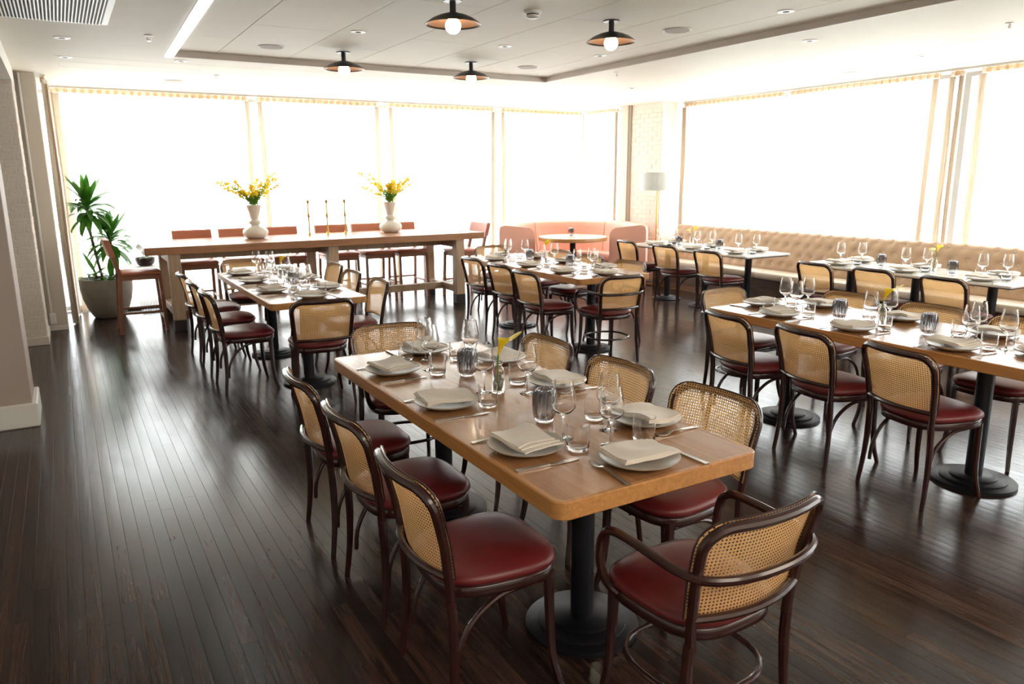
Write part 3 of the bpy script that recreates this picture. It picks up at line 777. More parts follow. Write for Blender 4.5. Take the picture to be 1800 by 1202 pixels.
for k in range(28):
    a = 2 * PI * k / 28; c, s_ = math.cos(a), math.sin(a); e = 2 / 2.6
    ringp.append((math.copysign(abs(c) ** e, c) * 0.190, math.copysign(abs(s_) ** e, s_) * 0.185 - 0.012, 0.215))
CH['ring'] = MB().tube(ringp, 0.0095, 8, closed=True).mesh('ring_stretcher', 'bent')
def make_chair(armch):
    r = thing('cane_armchair' if armch else 'cane_chair', '', 'chair')
    kid('seat', CH['cushion'], r); kid('seat_rail', CH['rail'], r)
    bf = kid('back_frame', CH['hoop'], r); kid('cane_panel', CH['cane'], bf); kid('cane_border', CH['border'], bf); kid('lower_rail', CH['lower'], r)
    for k in ('legRL', 'legRR', 'legFL', 'legFR'): kid('leg', CH[k], r)
    if armch: kid('arm_hoop', CH['arm'], r); kid('ring_stretcher', CH['ring'], r)
    else: kid('brace', CH['braceL'], r); kid('brace', CH['braceR'], r)
    return Proto(r)
chair = make_chair(False); armchair = make_chair(True)
D = math.radians
T1n, T2n, T3n, T4n = 'foreground oak table', 'oak table by the long communal table', 'right-hand oak table', 'oak table before the pink booth'
def put(pr_, who, where, x, y, deg, grp):
    base = 'red-seated cane armchair' if pr_ is armchair else 'red-seated cane chair'
    pr_.put('%s, %s %s' % (base, where, who), (x, y, 0), D(deg), grp)
G = 'cane chairs at the oak tables'; A = 'cane armchairs at the ends of the oak tables'
for nm, y, dx, a in (('far left side of the', 3.25, 0, -91), ('middle left side of the', 2.65, 0.0, -90), ('near left side of the', 2.02, -0.015, -92)):
    put(chair, T1n, nm, 1.085 + dx, y, a, G)
for nm, y, dx, a in (('far right side of the', 3.29, 0, 91), ('middle right side of the', 2.66, 0.0, 92), ('near right side of the', 2.07, 0.02, 93)):
    put(chair, T1n, nm, 1.92 + dx, y, a, G)
put(armchair, T1n, 'far end of the', 1.56, 3.86, 180 - 6, A)
put(armchair, T1n, 'near end of the', 1.52, 1.50, 0, A)
for nm, y, dx, a in (('far left side of the', 7.52, 0.0, -88), ('middle left side of the', 6.88, 0.0, -90), ('near left side of the', 6.20, 0.0, -90)):
    put(chair, T2n, nm, 1.16 + dx, y, a, G)
for nm, y, dx, a in (('far right side of the', 7.50, 0.06, 90), ('middle right side of the', 6.80, 0.0, 92), ('near right side of the', 6.10, 0.0, 88)):
    put(chair, T2n, nm, 2.02 + dx, y, a, G)
put(chair, T2n, 'far end of the', 1.61, 8.16, 180, G)
put(chair, T2n, 'near end of the', 1.57, 5.54, -6, G)
for nm, y, dx, a in (('far left side of the', 3.29, 0, -100), ('middle left side of the', 2.71, 0.0, -100), ('near left side of the', 2.13, 0.0, -101)):
    put(chair, T3n, nm, 3.815 + dx, y, a, G)
for nm, y, dx, a in (('far right side of the', 3.42, 0.02, 90), ('middle right side of the', 2.79, 0.0, 90), ('near right side of the', 2.20, 0.0, 90)):
    put(chair, T3n, nm, 4.66 + dx, y, a, G)
put(armchair, T3n, 'far end of the', 4.32, 3.83, 180, A)
put(armchair, T3n, 'near end of the', 4.20, 1.47, 0, A)
for nm, y, dx, a in (('far left side of the', 7.25, 0.08, -88), ('middle left side of the', 6.54, 0.02, -88), ('near left side of the', 5.91, -0.06, -90)):
    put(chair, T4n, nm, 3.96 + dx, y, a, G)
for nm, y, dx, a in (('far right side of the', 7.35, 0.05, 90), ('middle right side of the', 6.68, 0.0, 90), ('near right side of the', 5.98, 0.0, 95)):
    put(chair, T4n, nm, 4.72 + dx, y, a, G)
put(chair, T4n, 'far end of the', 4.64, 8.10, 180, G)
put(armchair, T4n, 'near end of the', 4.22, 5.41, -4, A)
GB = 'cane chairs along the banquette tables'
for nm, x, y, a in (('farthest of three', 6.82, 7.98, -96), ('middle of three', 6.79, 7.21, -91), ('nearest of three', 6.70, 6.37, -93)):
    chair.put('cane-backed chair with dark red seat, %s at the far banquette tables' % nm, (x, y, 0), D(a), GB)
for nm, x, y, a in (('farthest of three', 6.68, 4.86, -98), ('middle of three', 6.70, 4.24, -96), ('nearest of three', 6.64, 3.53, -100)):
    chair.put('cane-backed chair with dark red seat, %s at the near banquette tables' % nm, (x, y, 0), D(a), GB)

# ------------------------------------------------------------------ dining tables
def rrect(x0, x1, y0, y1, r, z, n=6):
    out = []
    for cx_, cy_, a0 in ((x1 - r, y1 - r, 0), (x0 + r, y1 - r, PI / 2), (x0 + r, y0 + r, PI), (x1 - r, y0 + r, 1.5 * PI)):
        for k in range(n + 1):
            a = a0 + PI / 2 * k / n; out.append((cx_ + r * math.cos(a), cy_ + r * math.sin(a), z))
    return out
TH = 0.755
def pedestal(root, x, y, top, R_=0.213, rc=0.043):
    cm_ = MB().lathe([(0, 0.042), (rc, 0.042), (rc, top), (0, top)], 28)
    kid('column', cm_.mesh('column', 'iron'), root, (x, y, 0))
    for (r_, z0, z1) in ((R_, 0.0, 0.018), (R_ * 0.78, 0.018, 0.031), (R_ * 0.55, 0.031, 0.043)):
        kid('base_disc', MB().lathe([(0, z0), (r_, z0), (r_, z1 - 0.003), (r_ - 0.004, z1), (0, z1)], 40).mesh('disc', 'iron', 40), root, (x, y, 0))
    kid('top_plate', MB().box(-0.2, 0.2, -0.03, 0.03, top, top + 0.006).box(-0.03, 0.03, -0.2, 0.2, top, top + 0.006).mesh('plate', 'iron', None), root, (x, y, 0))
def oak_table(label, x0, x1, y0, y1, thick, peds):
    cx_, cy_ = (x0 + x1) / 2, (y0 + y1) / 2
    r = thing('dining_table', label, 'table', (cx_, cy_, 0))
    a, b_ = (x1 - x0) / 2, (y1 - y0) / 2
    e = 0.019
    kid('tabletop', MB().loft([rrect(-a + e, a - e, -b_ + e, b_ - e, .028, TH - thick), rrect(-a + e, a - e, -b_ + e, b_ - e, .028, TH - 0.0004)]).mesh('top', 'oak_top', 30), r)
    o1 = [rrect(-a + i, a - i, -b_ + i, b_ - i, .046 - i, z) for i, z in ((e, TH - thick), (.004, TH - thick), (0, TH - thick + .004), (0, TH - .004), (.004, TH), (e, TH))]
    o1.append(o1[0])
    kid('edge_band', MB().loft(o1, False, False).mesh('edge', 'oak_edge', 30), r)
    for (px_, py_) in peds: pedestal(r, px_ - cx_, py_ - cy_, TH - thick - 0.006)
    return r
oak_table('long oak dining table with rounded corners in the foreground', 1.11, 1.93, 1.62, 3.70, 0.058, [(1.52, 2.06), (1.52, 3.25)])
oak_table('long oak dining table at left by the communal table', 1.24, 1.99, 5.57, 7.80, 0.05, [(1.62, 6.05), (1.62, 7.25)])
oak_table('long oak dining table at the right edge of the view', 3.83, 4.67, 1.64, 3.77, 0.058, [(4.17, 2.04), (4.22, 3.33)])
oak_table('long oak dining table in the middle before the pink booth', 3.93, 4.77, 5.44, 7.76, 0.055, [(4.35, 5.82), (4.34, 7.20)])
def cafe_table(label, cx_, cy_):
    r = thing('cafe_table', label, 'table', (cx_, cy_, 0), 0, 'white-topped square tables along the banquette')
    a, b_ = 0.375, 0.352
    kid('tabletop', MB().loft([rrect(-a + i, a - i, -b_ + i, b_ - i, .022, z) for i, z in ((.003, TH - .022), (0, TH - .018), (0, TH - .004), (.003, TH))]).mesh('top', 'marble', 40), r)
    kid('underframe', MB().box(-a + .03, a - .03, -b_ + .02, b_ - .02, TH - .034, TH - .0225).mesh('underframe', 'iron', None), r)
    pedestal(r, 0.05, 0, TH - 0.04, 0.195, 0.040)
for nm, y in (('farthest', 7.82), ('middle', 7.11), ('nearest', 6.40)): cafe_table('white-topped square table, %s of the far banquette three' % nm, 7.03, y - 0.08)
for nm, y in (('farthest', 4.92), ('middle', 4.21), ('nearest', 3.50)): cafe_table('white-topped square table, %s of the near banquette three' % nm, 7.02, y)

# ------------------------------------------------------------------ tableware prototypes
def P_plate():
    r = thing('plate', '', 'plate')
    kid('dish', MB().lathe([(0, 0.004), (0.055, 0.004), (0.062, 0.0), (0.070, 0.001), (0.100, 0.010), (0.124, 0.020), (0.132, 0.026), (0.1325, 0.0285), (0.130, 0.0285), (0.118, 0.0215), (0.095, 0.0135), (0.066, 0.0085), (0, 0.008)], 48).mesh('dish', 'plate', 60), r)
    return Proto(r)
def napkin_mesh(seed):
    """folded napkin: four stacked leaves draped over the plate, fold ledges showing at one edge"""
    q = random.Random(seed); m_ = MB()
    for lay in range(3):
        L0 = -0.110 + .002 * lay; L1 = 0.108 - 0.021 * lay; W0 = -0.080 + .001 * lay; W1 = 0.080 - 0.004 * lay
        nx, ny = 15, 9; zb = 0.0320 + lay * 0.0052
        def z_at(x, y, up):
            r_ = math.hypot(x, y)
            sag = -0.010 * max(0, 1 - (r_ / 0.075)) ** 1.0 if r_ < 0.075 else 0.0
            over = -0.035 * max(0, r_ - 0.118) / 0.05
            w = 0.006 * noise.noise(Vector((x * 11 + seed, y * 11, lay * 0.15))) + 0.0050 * math.sin(x * 26 + y * 30 + seed) * (0.7 + 0.1 * lay) + 0.007 * max(0, r_ - 0.06) / 0.07 * math.sin(math.atan2(y, x) * 3 + seed)
            return zb + sag * 0.7 + over * 0.12 + w + 0.0035 + (0.0052 if up else 0)
        for up in (0, 1):
            rows = []
            for i in range(ny):
                y = W0 + (W1 - W0) * i / (ny - 1); row = []
                for j in range(nx):
                    x = L0 + (L1 - L0) * j / (nx - 1)
                    xx = x + 0.006 * noise.noise(Vector((y * 20, lay, seed))) ; yy = y + 0.004 * noise.noise(Vector((x * 18, lay + 5, seed)))
                    row.append((xx, yy, z_at(xx, yy, up)))
                rows.append(row)
            if up == 0: rows = [list(reversed(r_)) for r_ in rows]; lower = rows
            else: upper = rows
            m_.grid(rows)
        # side walls
        per = []
        U = upper; Lw = [list(reversed(r_)) for r_ in lower]
        idx = [(0, j) for j in range(nx)] + [(i, nx - 1) for i in range(1, ny)] + [(ny - 1, j) for j in range(nx - 2, -1, -1)] + [(i, 0) for i in range(ny - 2, 0, -1)]
        V = [Lw[i][j] for i, j in idx] + [U[i][j] for i, j in idx]; n = len(idx)
        m_.add(V, [(k, (k + 1) % n, n + (k + 1) % n, n + k) for k in range(n)])
    return m_.mesh('napkin', 'napkin', 75)
NAPM = [napkin_mesh(s) for s in (1, 4, 9, 13)]
def P_wine():
    r = thing('wine_glass', '', 'glass')
    prof_o = [(0, 0.0), (0.033, 0.0), (0.034, 0.0012), (0.030, 0.0025), (0.012, 0.006), (0.0045, 0.013), (0.0036, 0.03), (0.0036, 0.075), (0.0050, 0.087), (0.014, 0.094), (0.031, 0.104), (0.0420, 0.118), (0.0450, 0.134), (0.0440, 0.152), (0.0385, 0.182), (0.0325, 0.217)]
    prof_i = [(0.0315, 0.2172), (0.0376, 0.182), (0.0430, 0.152), (0.0440, 0.134), (0.0408, 0.119), (0.030, 0.106), (0.013, 0.0975), (0, 0.0955)]
    kid('bowl_and_stem', MB().lathe(prof_o + prof_i, 32).mesh('wine_glass', 'glass', 50), r)
    return Proto(r)
def P_tumbler():
    r = thing('water_tumbler', '', 'glass')
    kid('cup', MB().lathe([(0, 0), (0.030, 0), (0.035, 0.003), (0.0392, 0.014), (0.0400, 0.04), (0.0398, 0.090), (0.0386, 0.0905), (0.0385, 0.04), (0.0376, 0.020), (0.033, 0.012), (0.018, 0.009), (0, 0.0085)], 32).mesh('tumbler', 'glass', 50), r)
    return Proto(r)
def P_tea():
    r = thing('tealight_holder', '', 'candle holder')
    o = [(0, 0), (0.028, 0.0), (0.034, 0.004), (0.041, 0.018), (0.0455, 0.038), (0.0465, 0.065), (0.0460, 0.095), (0.0425, 0.114), (0.037, 0.124), (0.034, 0.128)]
    i = [(0.0305, 0.1275), (0.033, 0.123), (0.038, 0.113), (0.0408, 0.095), (0.0412, 0.065), (0.0400, 0.038), (0.036, 0.020), (0.028, 0.011), (0, 0.010)]
    m_ = MB(); seg = 108; V = []; allp_ = o + i
    for idx, (rr, z) in enumerate(allp_):
        for k in range(seg):
            an = 2 * PI * k / seg; q = rr
            if idx < len(o) and 0.003 < z < 0.125: q = rr - 0.0045 * abs(math.cos(an * 9)) ** 1.5
            V.append((q * math.cos(an), q * math.sin(an), z))
    F = [(a * seg + k, a * seg + (k + 1) % seg, (a + 1) * seg + (k + 1) % seg, (a + 1) * seg + k) for a in range(len(allp_) - 1) for k in range(seg)]
    m_.add(V, F)
    kid('fluted_cup', m_.mesh('tealight', 'smoke', 60), r)
    kid('tea_candle', MB().lathe([(0, 0.0105), (0.019, 0.0105), (0.019, 0.024), (0.016, 0.025), (0, 0.0245)], 20).mesh('candle', 'wax'), r)
    return Proto(r)
def P_vase():
    r = thing('bud_vase', '', 'vase')
    kid('bottle', MB().lathe([(0, 0), (0.024, 0), (0.0265, 0.003), (0.0265, 0.098), (0.023, 0.110), (0.0170, 0.116), (0.0165, 0.121), (0.0205, 0.130), (0.0210, 0.137), (0.0190, 0.137), (0.0147, 0.121), (0.0152, 0.116), (0.0208, 0.109), (0.0243, 0.098), (0.0243, 0.010), (0, 0.009)], 32).mesh('bottle', 'glass', 50), r)
    return Proto(r)
def lily_mesh(s, mat, flip=1):
    """calla lily: flaring spathe rolled into a trumpet with a pointed tip"""
    m_ = MB(); rows = []; n = 22
    for i in range(9):
        t = i / 8; row = []
        for k in range(n + 1):
            a = 2 * PI * k / n * 1.06
            tip = max(0, math.cos(a)) ** 3
            rr = (0.0035 + 0.021 * t ** 1.7) * (1 + 0.75 * t * t * tip)
            z = 0.068 * t * (1 - 0.10 * t) + 0.020 * t * t * tip - 0.012 * t ** 3 * (1 - tip)
            row.append((flip * (rr * math.cos(a) + 0.012 * t * t), rr * math.sin(a) * 0.85, z))
        rows.append(row)
    for r_ in rows: 
        for k, p in enumerate(r_): r_[k] = tuple(c * s for c in p)
    return m_.grid(rows).mesh('spathe', mat, 180)
def P_lily():
    r = thing('calla_lily', '', 'flower')
    stem = spline([(0.004, 0.0, 0.012), (0.0, 0.0, 0.07), (-0.002, 0, 0.13), (0.002, 0.002, 0.168)], 5)
    kid('stem', MB().tube(stem, 0.0030, 8).mesh('stem', 'stem'), r)
    kid('spathe', lily_mesh(1.45, 'petal'), r, (0.002, 0.002, 0.166), (0.0, 0.22, 0.2))
    kid('spadix', MB().tube([(0, 0, 0.0), (0.003, 0, 0.03), (0.006, 0, 0.045)], [0.003, .0032, .0015], 6).mesh('spadix', 'petal'), r, (0.002, 0.002, 0.172))
    return Proto(r)
def P_lily2():
    r = thing('calla_lilies', '', 'flower')
    for k, (tx, mt, h) in enumerate(((0.030, 'petal', 0.195), (-0.024, 'petal_pale', 0.175))):
        stem = spline([(0.002 - .004 * k, 0.0, 0.012), (0.0, 0.003 * k, 0.07), (tx * 0.3, 0, 0.11), (tx, 0.002, h)], 5)
        kid('stem', MB().tube(stem, 0.0026, 8).mesh('stem', 'stem'), r)
        kid('spathe', lily_mesh(1.2, mt, 1 if k == 0 else -1), r, (tx, 0.002, h), (0.0, 0.5 * (1 if k == 0 else -1), 0.2))
    return Proto(r)
def cutlery_bar(pts, widths, th, z=0.0):
    """flat bar along y with widths"""
    V = []; F = []
    for (y, zz), w in zip(pts, widths): V += [(-w, y, zz), (w, y, zz), (w, y, zz + th), (-w, y, zz + th)]
    n = len(pts)
    for i in range(n - 1):
        for k in range(4): F.append((i * 4 + k, i * 4 + (k + 1) % 4, (i + 1) * 4 + (k + 1) % 4, (i + 1) * 4 + k))
    F.append((3, 2, 1, 0)); F.append(tuple((n - 1) * 4 + k for k in range(4)))
    return V, F
def P_knife():
    r = thing('table_knife', '', 'knife')
    v, f_ = cutlery_bar([(-.112, .0005), (-.108, .0), (-.04, .0005), (0.0, .001), (.01, .001)], [.0065, .0095, .0080, .0065, .0055], .0060)
    kid('handle', MB().add(v, f_).mesh('handle', 'steel', 30), r)
    v, f_ = cutlery_bar([(.008, .002), (.03, .002), (.09, .002), (.115, .002), (.122, .002)], [.0055, .0105, .0105, .0070, .0015], .0018)
    kid('blade', MB().add(v, f_).mesh('blade', 'steel', 30), r)
    return Proto(r)
def P_fork():
    r = thing('table_fork', '', 'fork')
    v, f_ = cutlery_bar([(-.102, .001), (-.098, .0005), (-.03, .005), (.03, .011), (.045, .007), (.058, .004)], [.0070, .0100, .0050, .0040, .0085, .0130], .0028)
    kid('handle', MB().add(v, f_).mesh('handle', 'steel', 30), r)
    m_ = MB()
    for k in range(4):
        x = -0.0102 + 0.0068 * k
        v, f_ = cutlery_bar([(.056, .004), (.080, .003), (.104, .009)], [.0023, .0021, .0011], .0024)
        m_.add([(a + x, b_, c) for a, b_, c in v], f_)
    kid('tines', m_.mesh('tines', 'steel', 30), r)
    return Proto(r)
plate, wine, tumb, tea, vase, lily, lily2, knife, fork = P_plate(), P_wine(), P_tumbler(), P_tea(), P_vase(), P_lily(), P_lily2(), P_knife(), P_fork()
naproot = [None]
def put_napkin(label, loc, rz, i):
    o = tag(ob('napkin', NAPM[i % 4], None, loc, (0, 0, rz)), label, 'napkin', 'folded linen napkins on plates')
    return o
sq = random.Random(23)
def setting(px_, py_, deg, where, wine_at=None, tum_at=None, cut=True, zt=TH, wl=-0.02, wf=0.17):
    """px,py plate centre; deg = facing of the sitter; where = seat description"""
    a = D(deg); F_ = Vector((-math.sin(a), math.cos(a))); R_ = Vector((F_.y, -F_.x)); c = Vector((px_, py_))
    def at(f_, l_): p = c + F_ * f_ + R_ * l_; return (p.x, p.y, zt)
    plate.put('stoneware plate under napkin, ' + where, at(0, 0), sq.uniform(0, 6), 'stoneware plates')
    put_napkin('beige linen napkin, ' + where, (px_, py_, zt), a + D(sq.uniform(-12, 12)) + (PI / 2 if sq.random() < .25 else 0), sq.randrange(4))
    w = (wine_at[0], wine_at[1], zt) if wine_at else at(wf + sq.uniform(-.01, .01), wl + sq.uniform(-.015, .015))
    wine.put('empty wine glass, ' + where, w, 0, 'wine glasses')
    t = (tum_at[0], tum_at[1], zt) if tum_at else at(0.155 + sq.uniform(-.006, .01), 0.110 + sq.uniform(-.015, .015))
    tumb.put('clear water tumbler, ' + where, t, 0, 'water tumblers')
    if cut:
        knife.put('steel table knife, ' + where, at(-0.022, 0.165 + sq.uniform(-.008, .008)), a + D(sq.uniform(-4, 4)), 'table knives')
        fork.put('steel table fork, ' + where, at(-0.03, -0.142 + sq.uniform(-.008, .008)), a + D(sq.uniform(-5, 5)), 'table forks')
def W(side, who): return '%s of the %s' % (side, who)
# foreground table
setting(1.270, 3.250, -90, W('far left seat', T1n), (1.441, 3.203), (1.434, 3.110))
setting(1.255, 2.640, -90, W('middle left seat', T1n), (1.473, 2.724), (1.392, 2.543))
setting(1.265, 2.045, -90, W('near left seat', T1n), (1.429, 2.062), (1.414, 1.952))
setting(1.810, 3.180, 90, W('far right seat', T1n), (1.669, 3.225), (1.643, 3.320))
setting(1.810, 2.665, 90, W('middle right seat', T1n), (1.626, 2.618), (1.670, 2.772))
setting(1.800, 2.055, 90, W('near right seat', T1n), (1.628, 2.060), (1.661, 2.188))
setting(1.515, 1.755, 0, W('near end seat', T1n), (1.533, 1.925), (1.659, 1.900))
setting(1.570, 3.555, 180, W('far end seat', T1n), (1.505, 3.400), (1.422, 3.459))
tea.put('smoked fluted glass tealight holder, far one on the foreground table', (1.541, 3.015, TH), 0, 'fluted tealight holders')
tea.put('smoked fluted glass tealight holder, near one on the foreground table', (1.483, 2.266, TH), 0, 'fluted tealight holders')
vase.put('small clear glass bud vase on the foreground table', (1.525, 2.692, TH), 0, 'bud vases')
lily.put('single yellow calla lily in the vase on the foreground table', (1.525, 2.692, TH), D(-28), 'calla lilies')
# right-hand table
for sd, x, y, a in (('far left seat', 3.99, 3.27, -92), ('middle left seat', 3.99, 2.73, -92), ('near left seat', 3.985, 2.13, -90), ('far right seat', 4.53, 3.36, 90), ('middle right seat', 4.52, 2.76, 90), ('near right seat', 4.50, 2.20, 90), ('far end seat', 4.22, 3.62, 180), ('near end seat', 4.22, 1.80, 0)):
    setting(x, y, a, W(sd, T3n))
tea.put('smoked fluted glass tealight holder, far one on the right-hand table', (4.232, 3.002, TH), 0, 'fluted tealight holders')
tea.put('smoked fluted glass tealight holder, near one on the right-hand table', (4.228, 2.414, TH), 0, 'fluted tealight holders')
vase.put('small clear glass bud vase on the right-hand oak table', (4.215, 2.70, TH), 0, 'bud vases')
lily.put('single yellow calla lily in the vase on the right-hand table', (4.215, 2.70, TH), D(-60), 'calla lilies')
# left rear table
for sd, x, y, a in (('far left seat', 1.41, 7.50, -90), ('middle left seat', 1.40, 6.88, -90), ('near left seat', 1.40, 6.20, -90), ('far right seat', 1.85, 7.50, 90), ('middle right seat', 1.85, 6.82, 90), ('near right seat', 1.84, 6.14, 90), ('near end seat', 1.60, 5.74, 0)):
    setting(x, y, a, W(sd, 'left rear oak table'))
tea.put('smoked fluted tealight holder on the oak table beside the communal table', (1.64, 6.45, TH), 0, 'fluted tealight holders')
vase.put('small clear bud vase on the oak table beside the communal table', (1.60, 6.72, TH), 0, 'bud vases')
lily.put('yellow calla lily on the oak table beside the communal table', (1.60, 6.72, TH), D(-20), 'calla lilies')
# table before the booth
for sd, x, y, a in (('far left seat', 4.09, 7.25, -90), ('middle left seat', 4.09, 6.55, -90), ('near left seat', 4.09, 5.93, -90), ('far right seat', 4.62, 7.22, 90), ('middle right seat', 4.62, 6.65, 90), ('near right seat', 4.62, 5.98, 90), ('near end seat', 4.35, 5.60, 0), ('far end seat', 4.33, 7.60, 180)):
    setting(x, y, a, W(sd, T4n))
tea.put('smoked fluted tealight holder, far one on the table before the booth', (4.37, 6.98, TH), 0, 'fluted tealight holders')
tea.put('smoked fluted tealight holder, near one on the table before the booth', (4.42, 6.28, TH), 0, 'fluted tealight holders')
vase.put('small clear glass bud vase on the table before the booth', (4.33, 6.62, TH), 0, 'bud vases')
lily.put('yellow calla lily in the vase on the table before the booth', (4.33, 6.62, TH), D(10), 'calla lilies')
# banquette tables
for who, ys in (('far banquette tables', (7.74, 7.03, 6.32)), ('near banquette tables', (4.92, 4.21, 3.50))):
    for nm, y in zip(('farthest', 'middle', 'nearest'), ys):
        setting(6.82, y - 0.02, -90, '%s chair side of the %s' % (nm, who), cut=(who[0] == 'n'), wl=-.09, wf=.15)
        setting(7.24, y + 0.02, 90, '%s bench side of the %s' % (nm, who), cut=False, wl=-.09, wf=.13)
for k, (x, y, lb) in enumerate(((7.03, 7.48, 'far one on the far banquette tables'), (7.03, 6.76, 'near one on the far banquette tables'), (7.02, 4.56, 'far one on the near banquette tables'), (7.02, 3.85, 'near one on the near banquette tables'))):
    tea.put('smoked fluted tealight holder, ' + lb, (x, y, TH), 0, 'fluted tealight holders')
vase.put('small clear glass bud vase on the far banquette tables', (7.03, 7.25, TH), 0, 'bud vases')
lily2.put('pair of yellow and pale calla lilies on the far banquette tables', (7.03, 7.25, TH), 0, 'pairs of calla lilies')
vase.put('small clear glass bud vase on the near banquette tables', (7.03, 4.03, TH), 0, 'bud vases')
lily2.put('pair of yellow and pale calla lilies on the near banquette tables', (7.03, 4.03, TH), 0, 'pairs of calla lilies')

# ------------------------------------------------------------------ communal table and stools
CT = 0.94
r = thing('communal_table', 'long counter-height wooden communal table on pale posts along the back curtains', 'table', (2.78, 9.47, 0))
X0, X1, Y0, Y1 = -2.07, 2.07, -0.57, 0.57
for i in range(6):
    y0 = Y0 + (Y1 - Y0) * i / 6; y1 = Y0 + (Y1 - Y0) * (i + 1) / 6
    kid('top_board', MB().box(X0 + 0.14, X1 - 0.14, y0 + 0.0004, y1 - 0.0004, CT - 0.085, CT, 0.0015).mesh('board', 'walnut_top', None), r)
for sx in (-1, 1):
    a, b_ = sorted((sx * 2.07, sx * 1.931)); kid('end_board', MB().box(a, b_, Y0, Y1, CT - 0.085, CT, 0.003).mesh('end_board', 'walnut_top', None), r)
for (px_, nm) in ((-1.78, 0), (0.0, 1), (1.72, 2)):
    for py_ in (-0.48, 0.48):
        kid('post', MB().box(px_ - .062, px_ + .062, py_ - .062, py_ + .062, 0.125, CT - 0.085, .004).mesh('post', 'pale_oak', None), r)
        kid('post_shoe', MB().box(px_ - .064, px_ + .064, py_ - .064, py_ + .064, 0.0, 0.125, .003).mesh('shoe', 'dark_shoe', None), r)
    kid('cross_beam', MB().box(px_ - .04, px_ + .04, -0.418, 0.418, 0.145, 0.235, .003).mesh('beam', 'pale_oak', None), r)
    kid('cross_beam', MB().box(px_ - .04, px_ + .04, -0.418, 0.418, 0.745, 0.835, .003).mesh('beam', 'pale_oak', None), r)
for a, b_ in ((-1.74, -0.04), (0.04, 1.68)):
    kid('stretcher', MB().box(a, b_, -0.04, 0.04, 0.145, 0.235, .003).mesh('beam', 'pale_oak', None), r)
    kid('upper_rail', MB().box(a, b_, -0.035, 0.035, 0.745, 0.825, .003).mesh('beam', 'pale_oak', None), r)
def make_stool():
    r = thing('counter_stool', '', 'stool')
    w = 0.205
    def quad(pts, hw, hd):
        rings = []
        for (x, y, z) in pts: rings.append([(x - hw, y - hd, z), (x + hw, y - hd, z), (x + hw, y + hd, z), (x - hw, y + hd, z)])
        return MB().loft(rings)
    for sx in (-1, 1):
        kid('leg', quad([(sx * w, -.245, 0), (sx * (w - .004), -.205, .58), (sx * (w - .004), -.200, .66), (sx * (w - .004), -.250, .86), (sx * (w - .004), -.275, .93)], .018, .020).mesh('leg', 'stool_wood', 30), r)
        kid('leg', quad([(sx * w, .215, 0), (sx * (w - .006), .190, .625)], .018, .018).mesh('leg', 'stool_wood', 30), r)
        kid('side_rail', MB().box(sx * (w - .003) - .012, sx * (w - .003) + .012, -.20, .18, .585, .635, .002).mesh('rail', 'stool_wood', None), r)
        kid('side_stretcher', MB().box(sx * (w - .003) - .010, sx * (w - .003) + .010, -.22, .20, .21, .235, .002).mesh('rail', 'stool_wood', None), r)
    kid('front_rail', MB().box(-w + .01, w - .01, .175, .200, .575, .635, .002).mesh('rail', 'stool_wood', None), r)
    kid('foot_rail', MB().box(-w + .01, w - .01, .188, .212, .14, .17, .002).mesh('rail', 'stool_wood', None), r)
    kid('back_stretcher', MB().box(-w + .01, w - .01, -.235, -.215, .24, .265, .002).mesh('rail', 'stool_wood', None), r)
    kid('seat_cushion', MB().box(-.222, .222, -.200, .215, .632, .672, .014).mesh('seat', 'stool_leather', 60), r)
    bk = MB(); rings = []
    for k in range(9):
        x = -.232 + .464 * k / 8; b = -0.018 * (1 - (x / .232) ** 2)
        def sec(dy, z): return (x, -.262 + dy + b - 0.25 * (z - .9), z)
        rings.append([sec(-.024, .845), sec(.024, .845), sec(.030, .86), sec(.030, 1.015), sec(.018, 1.032), sec(-.018, 1.032), sec(-.028, 1.015), sec(-.028, .86)])
    kid('back_pad', bk.loft(rings).mesh('back', 'stool_leather', 50), r)
    return Proto(r)
stool = make_stool()
ords = ['first', 'second', 'third', 'fourth', 'fifth', 'sixth']
for k, x in enumerate((1.38, 1.93, 2.47, 3.18, 3.70, 4.19)):
    stool.put('tan leather counter stool behind the communal table, %s from the left' % ords[k], (x, 9.99, 0), D(180 + rnd.uniform(-2, 2)), 'counter stools at the communal table')
stool.put('tan leather counter stool at the left end of the communal table', (0.66, 9.28, 0), D(-90), 'counter stools at the communal table')
stool.put('tan leather counter stool at the right end of the communal table', (4.86, 9.55, 0), D(92), 'counter stools at the communal table')

